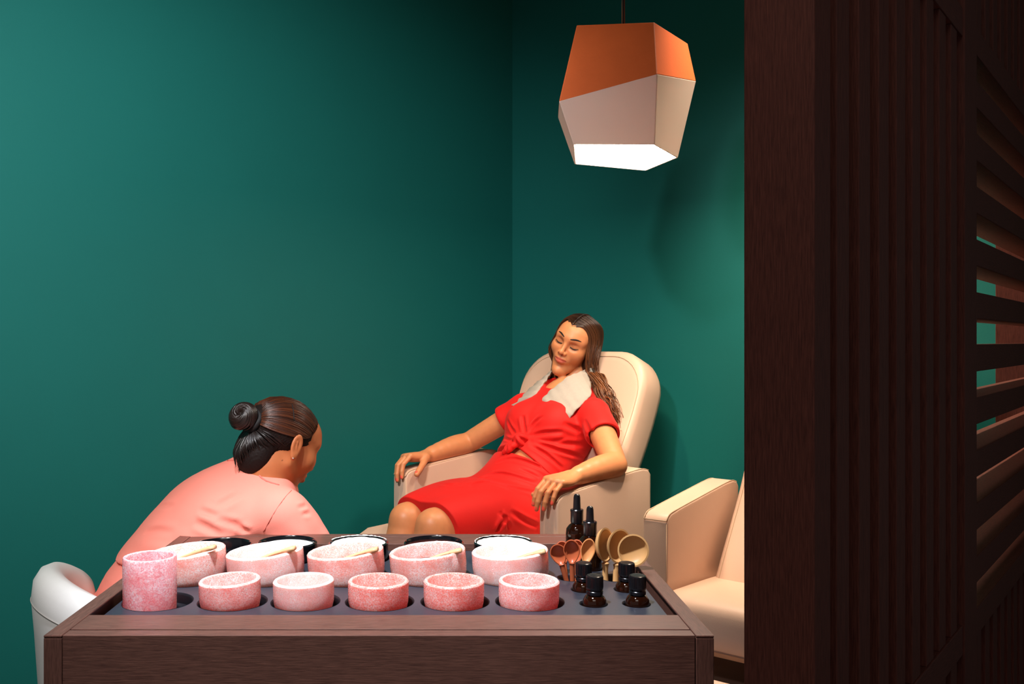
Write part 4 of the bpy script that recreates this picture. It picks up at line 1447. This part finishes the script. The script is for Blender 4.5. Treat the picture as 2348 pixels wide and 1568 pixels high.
# tunic
S = Solid()
gtorso(S, .014, .035)
for x in (-1, 1):
    sh, el, wr = GARM[x]
    S.chain([sh, sh * .45 + el * .55, el + (el - sh) * .08], [.057, .056, .054], .03, 3)
S.half((0, -.10, .720), (0, .20, -1), .004)
S.cap((0, -.325, .872), (0, -.374, .922), .066, .058, .03)
S.ell((.012, -.478, 1.0), (.085, .115, .088), .006, 's')
def tunic_folds(P):
    x, y, z = P[:, 0], P[:, 1], P[:, 2]
    d = .0034 * np.sin(z * 70 - y * 95 + x * 30) * np.clip((.84 - z) / .10, 0, 1) * np.clip((.05 - x) / .1, 0, 1)
    d = d + .0035 * np.sin((z + .5 * y) * 110 + 6 * x) * np.exp(-((z - .70) / .07) ** 2)
    q = P - np.array((-.15, -.27, .76), np.float32)
    r = np.sqrt((q ** 2).sum(1))
    d = d + .0030 * np.sin(np.arctan2(q[:, 2], q[:, 1]) * 5 + 1) * np.exp(-(r / .08) ** 2) * np.clip(r / .05, 0, 1) ** 2
    return d.astype(np.float32)
S.disp(tunic_folds)
def g_local(P):
    x, y = g_loc(P[:, 0], P[:, 1])
    return np.column_stack([x, y, P[:, 2]])
S.disp(creases(S, [([(493, 1163), (520, 1148), (556, 1128)], .009, .0035), ([(455, 1168), (475, 1176), (500, 1184)], .007, .0045), ([(445, 1196), (476, 1210), (512, 1228)], .008, .0055),
                   ([(345, 1168), (370, 1160), (400, 1158)], .007, .0035), ([(540, 1205), (556, 1214), (574, 1222)], .006, .0050), ([(500, 1190), (530, 1200), (560, 1204)], .007, .0040),
                   ([(704, 1158), (694, 1162), (682, 1164)], .005, .0030), ([(712, 1176), (702, 1178), (692, 1178)], .005, .0025),
                   ([(330, 1222), (360, 1216), (400, 1220)], .008, .004)], g_local))
V, F = S.mesh(0.0035)
tun = solid_obj('tunic', V, F, M_pink, worker)
# collar band and sleeve seam laid on the cloth
M_pink_s = simple('salmon_seam', srgb(226, 118, 104), 0.8, 0.2)
def on_cloth(pts, off):
    Q = [cast(S, u, v, g_local) for u, v in catmull(pts, 6)]
    Q = [q for q in Q if q is not None]
    d = g_vec((.25, -1, .15))
    return [q + d * off for q in Q]
cp = on_cloth([(522, 1056), (550, 1058), (582, 1078), (606, 1100), (640, 1112)], .0012)
if len(cp) > 4: tube('collar', cp, .0022, M_pink_s, tun, 8)
sp = on_cloth([(668, 1124), (655, 1138), (640, 1158), (622, 1186), (604, 1219)], .0014)
if len(sp) > 4: tube('seam', sp, .0010, M_pink_s, tun, 6)
# trousers
S = Solid()
S.chain(GS[:3], [.130, .100, .096], .04, 3, ((1, 0, 0), .70))
for x in (-1, 1):
    hp, kn, an_ = (x * .10, -.12, .57), (x * .16, -.53, .55), (x * .15, -.50, .10)
    S.chain([hp, kn], [.116, .078], .05, 2)
    S.chain([kn, an_], [.077, .062], .03, 2)
S.half((0, 0, .790), (0, -.2, 1), .004)
S.half((0, 0, .115), (0, 0, -1), .002)
S.disp(lambda P: (.003 * np.sin(P[:, 2] * 80 + P[:, 1] * 50) * np.exp(-((P[:, 2] - .62) / .08) ** 2)).astype(np.float32))
V, F = S.mesh(0.005)
solid_obj('trousers', V, F, M_pink, worker)
M_shoe = simple('white_clog', srgb(230, 228, 224), 0.5)
for x in (-1, 1):
    S = Solid()
    S.chain([(x * .15, -.475, .050), (x * .152, -.56, .048), (x * .157, -.665, .036)], [.047, .046, .038], .02, 3)
    S.half((0, 0, 0.001), (0, 0, -1), .003)
    V, F = S.mesh(0.006)
    solid_obj('shoe', V, F, M_shoe, worker)

# hair drawn back into a bun
gd, gl = lin(30, 17, 13), lin(112, 56, 26)
BUN = GH(0, -.130, .014)
S = Solid()
S.ell(GH(0, -.014, .026), (.0765, .0970, .0780), 0, 'u', GH.R)
S.ell(GH(0, -.060, -.050), (.052, .042, .060), .02, 'u', GH.R)                    # nape
S.ell(GH(0, .096, -.056), (.086, .080, .090), .010, 's', GH.R)                    # face opening
for x in (-1, 1):
    S.ell(GH(x * .088, .026, -.066), (.044, .062, .068), .010, 's', GH.R)         # around and behind the ears
S.op(lambda P: (.0010 * np.sin(np.arctan2(GH.inv(P)[:, 0], GH.inv(P)[:, 2]) * 95)).astype(np.float32), None, None, 0, 'd')
V, F = S.mesh(0.0030)
q = GH.inv(V)
st = (.5 + .5 * np.sin(np.arctan2(q[:, 0], q[:, 2] + .04) * 70 + q[:, 1] * 14))[:, None]
up = np.clip((q[:, 2] - .005) / .03, 0, 1)[:, None]
C = gd * (.75 + .5 * st) * (1 - up) + (gd * .55 + gl * .45) * (.5 + .8 * st) * up
M_hair_base = simple('dark_hair_base', srgb(26, 15, 12), 0.7, 0.2)
ghair = solid_obj('hair', V, F, M_hair_base, worker)
LK = []
def skull(d):
    """point on the hair shell in local direction d"""
    d = np.asarray(d, float); d = d / np.linalg.norm(d)
    r = np.array((.0780, .0985, .0795))
    t = 1 / math.sqrt(((d / r) ** 2).sum())
    return d * t + np.array((0, -.014, .026))
tie = np.array((0, -.100, .014))
for i in range(210):                                   # strands from the hairline to the tie
    a = -1.68 + 3.36 * (i + rng.uniform(-.4, .4)) / 209        # around the forehead, ear to ear
    st_d = np.array((math.sin(a), .80 * math.cos(a) + .16 + .18 * abs(math.sin(a)) ** 6, .27 + .36 * math.cos(a) - .34 * abs(math.sin(a)) ** 6))
    p0 = skull(st_d) - np.array((0, -.014, .026))
    e = tie - np.array((0, -.014, .026)) + np.array((.020 * math.sin(a), 0, .016 * math.cos(a)))
    P = []
    for t in np.linspace(0, 1, 12):
        m = p0 * (1 - t) + e * t
        m = m + np.array((0, 0, .03)) * math.sin(PI * t) * math.cos(a)
        s_ = skull(m)
        w = max(0, (t - .82) / .18)
        s_ = s_ * (1 - w) + (e + np.array((0, -.014, .026))) * w
        P.append(GH(*(s_ * (1 + .004 * rng.normal()))))
    R = np.interp(np.linspace(0, 1, 12), [0, .2, .8, 1], [.0006, .0018, .0020, .0016]) * rng.uniform(.6, 1.4)
    k_ = rng.uniform(0, 1) ** 2
    k_ = .15 + .6 * k_; c = gd * (1 - k_) + gl * k_
    LK.append((np.array(P), R, None, .7, c * .8, c))
cn = np.array((0, -.030, -.020))
for i in range(150):                                   # nape strands swept up from the lower hairline
    a = -1.55 + 3.10 * (i + rng.uniform(-.4, .4)) / 149
    p0 = np.array((.066 * math.sin(a), -.018 - .080 * math.cos(a), -.098 + .090 * abs(math.sin(a)) ** 1.4 + rng.normal(0, .004)))
    e = tie + np.array((.018 * math.sin(a), 0, -.016))
    m1 = cn + (p0 * .65 + e * .35 - cn) * 1.20; m2 = cn + (p0 * .3 + e * .7 - cn) * 1.14
    P = catmull([GH(*p0), GH(*m1), GH(*m2), GH(*e)], 4)
    R = np.interp(np.linspace(0, 1, len(P)), [0, .3, 1], [.0004, .0019, .0016]) * rng.uniform(.6, 1.3)
    c = gd * rng.uniform(.35, 1.3)
    LK.append((P, R, None, .8, c, c))
for i in range(110):                                   # strands coiled round the bun
    a0 = rng.uniform(0, 2 * PI); th = rng.uniform(.25, 1.25); rb = .040
    axb = GH.vec(-.45, -.9, .05); axb /= np.linalg.norm(axb)
    u_ = np.cross(axb, (0, 0, 1.0)); u_ /= np.linalg.norm(u_); w_ = np.cross(axb, u_)
    P = []
    for t in np.linspace(0, 1, 16):
        ph = a0 + 2.4 * t
        tube_a = th * 2 - .9 + 1.0 * t
        rr_ = .0150 + .0185 * math.cos(tube_a)
        P.append(BUN + (u_ * math.cos(ph) + w_ * math.sin(ph)) * rr_ * 1.02 + axb * (.0240 * math.sin(tube_a)))
    c = gd * rng.uniform(.6, 1.8)
    LK.append((np.array(P), np.interp(np.linspace(0, 1, 16), [0, .2, .8, 1], [.0008, .0026, .0026, .0008]), None, .8, c, c))
locks_obj('hair_locks', LK, ghair, M_hair)
S = Solid()
S.ell(BUN, (.026, .022, .026), 0, 'u', GH.R)
V, F = S.mesh(0.004)
bun = solid_obj('bun', V, F, M_hair, ghair, np.tile(gd, (len(V), 1)))
M_tie = simple('black_hair_tie', srgb(10, 9, 10), 0.7)
P = [GH(.027 * math.cos(a), -.103 + .002 * math.sin(3 * a), .013 + .025 * math.sin(a)) for a in np.linspace(0, 2 * PI, 28, endpoint=False)]
tube('hair_tie', P, .0085, M_tie, worker, 8, closed=True)
p0, p1 = skull((-.75, -.02, .62)), skull((-.95, -.02, .18))
pin = [GH(*(skull(np.array((-.60, -.42, .70)) * (1 - t) + np.array((-.93, -.34, .24)) * t) * 1.025)) for t in np.linspace(0, 1, 10)]
tube('hair_pin', pin, .0011, M_tie, worker, 6)
M_stud = simple('silver_stud', srgb(230, 230, 232), 0.15, metallic=1.0)
lathe('earring', [(0, -.0022), (.0020, -.0012), (.0026, 0), (.0020, .0012), (0, .0022)], M_stud, worker, 12, Matrix.Translation(Vector(GH(-.0835, -.010, -.0375))))

# ------------------------------------------------------------------ white tub chair under the therapist
tub = thing('tub_chair', 'white leather tub chair beside the left end of the table', 'chair', (-.688, 2.15, 0), math.radians(29.4))
RC, TH = .208, .036
prof = [(TH, .16), (TH * 1.0, .40), (TH * 1.08, .60), (TH * 1.15, .675), (TH * .98, .712), (TH * .55, .735), (0, .742), (-TH * .55, .735), (-TH * .98, .712), (-TH * 1.15, .675), (-TH * 1.08, .60), (-TH, .40), (-TH, .16)]
V, Fc = [], []
NA = 72
AF, AN = -62, 70
angs = np.radians(180 + np.linspace(AF, AN, NA))
for i, a in enumerate(angs):
    dg = math.degrees(a) - 180
    zt = 1 - (.135 * (dg / AF) ** 2.5 if dg < 0 else .115 * (dg / AN) ** 1.6)
    e = min(min(i, NA - 1 - i) / 9, 1); sq = max(.12, math.sqrt(1 - (1 - e) ** 2)); zt *= .965 + .035 * sq
    for (r, z) in prof:
        rr_ = RC + r * sq + .018 * (z - .4) / .36
        V.append((rr_ * math.cos(a), rr_ * math.sin(a), .16 + (z - .16) * zt))
n = len(prof)
for i in range(NA - 1):
    for j in range(n - 1): Fc.append((i * n + j, i * n + j + 1, (i + 1) * n + j + 1, (i + 1) * n + j))
Fc.append(tuple(range(n))); Fc.append(tuple((NA - 1) * n + j for j in range(n))[::-1])
bm = bmesh.new(); bv = [bm.verts.new(v) for v in V]
for f in Fc: bm.faces.new([bv[i] for i in f])
back = bm_obj('back', bm, M_white_leather, tub, True, 60)
M_stitch = simple('grey_stitch', srgb(176, 170, 164), 0.7)
P = []
for a in angs[9:-9]:
    dg = math.degrees(a) - 180
    zt = 1 - (.135 * (dg / AF) ** 2.5 if dg < 0 else .115 * (dg / AN) ** 1.6)
    r_ = RC + TH * 1.15 + .0145
    P.append((r_ * math.cos(a), r_ * math.sin(a), .16 + (.672 - .16) * zt))
tube('stitching', P, .0009, M_stitch, back, 6)
lathe('seat', [(0, .36), (.19, .36), (.20, .37), (.20, .43), (.19, .45), (.10, .46), (0, .462)], M_white_leather, tub, 40)
lathe('pedestal', [(0, 0), (.19, 0), (.20, .006), (.19, .012), (.04, .03), (.03, .06), (.03, .34), (.12, .36), (0, .36)], M_steel, tub, 32)
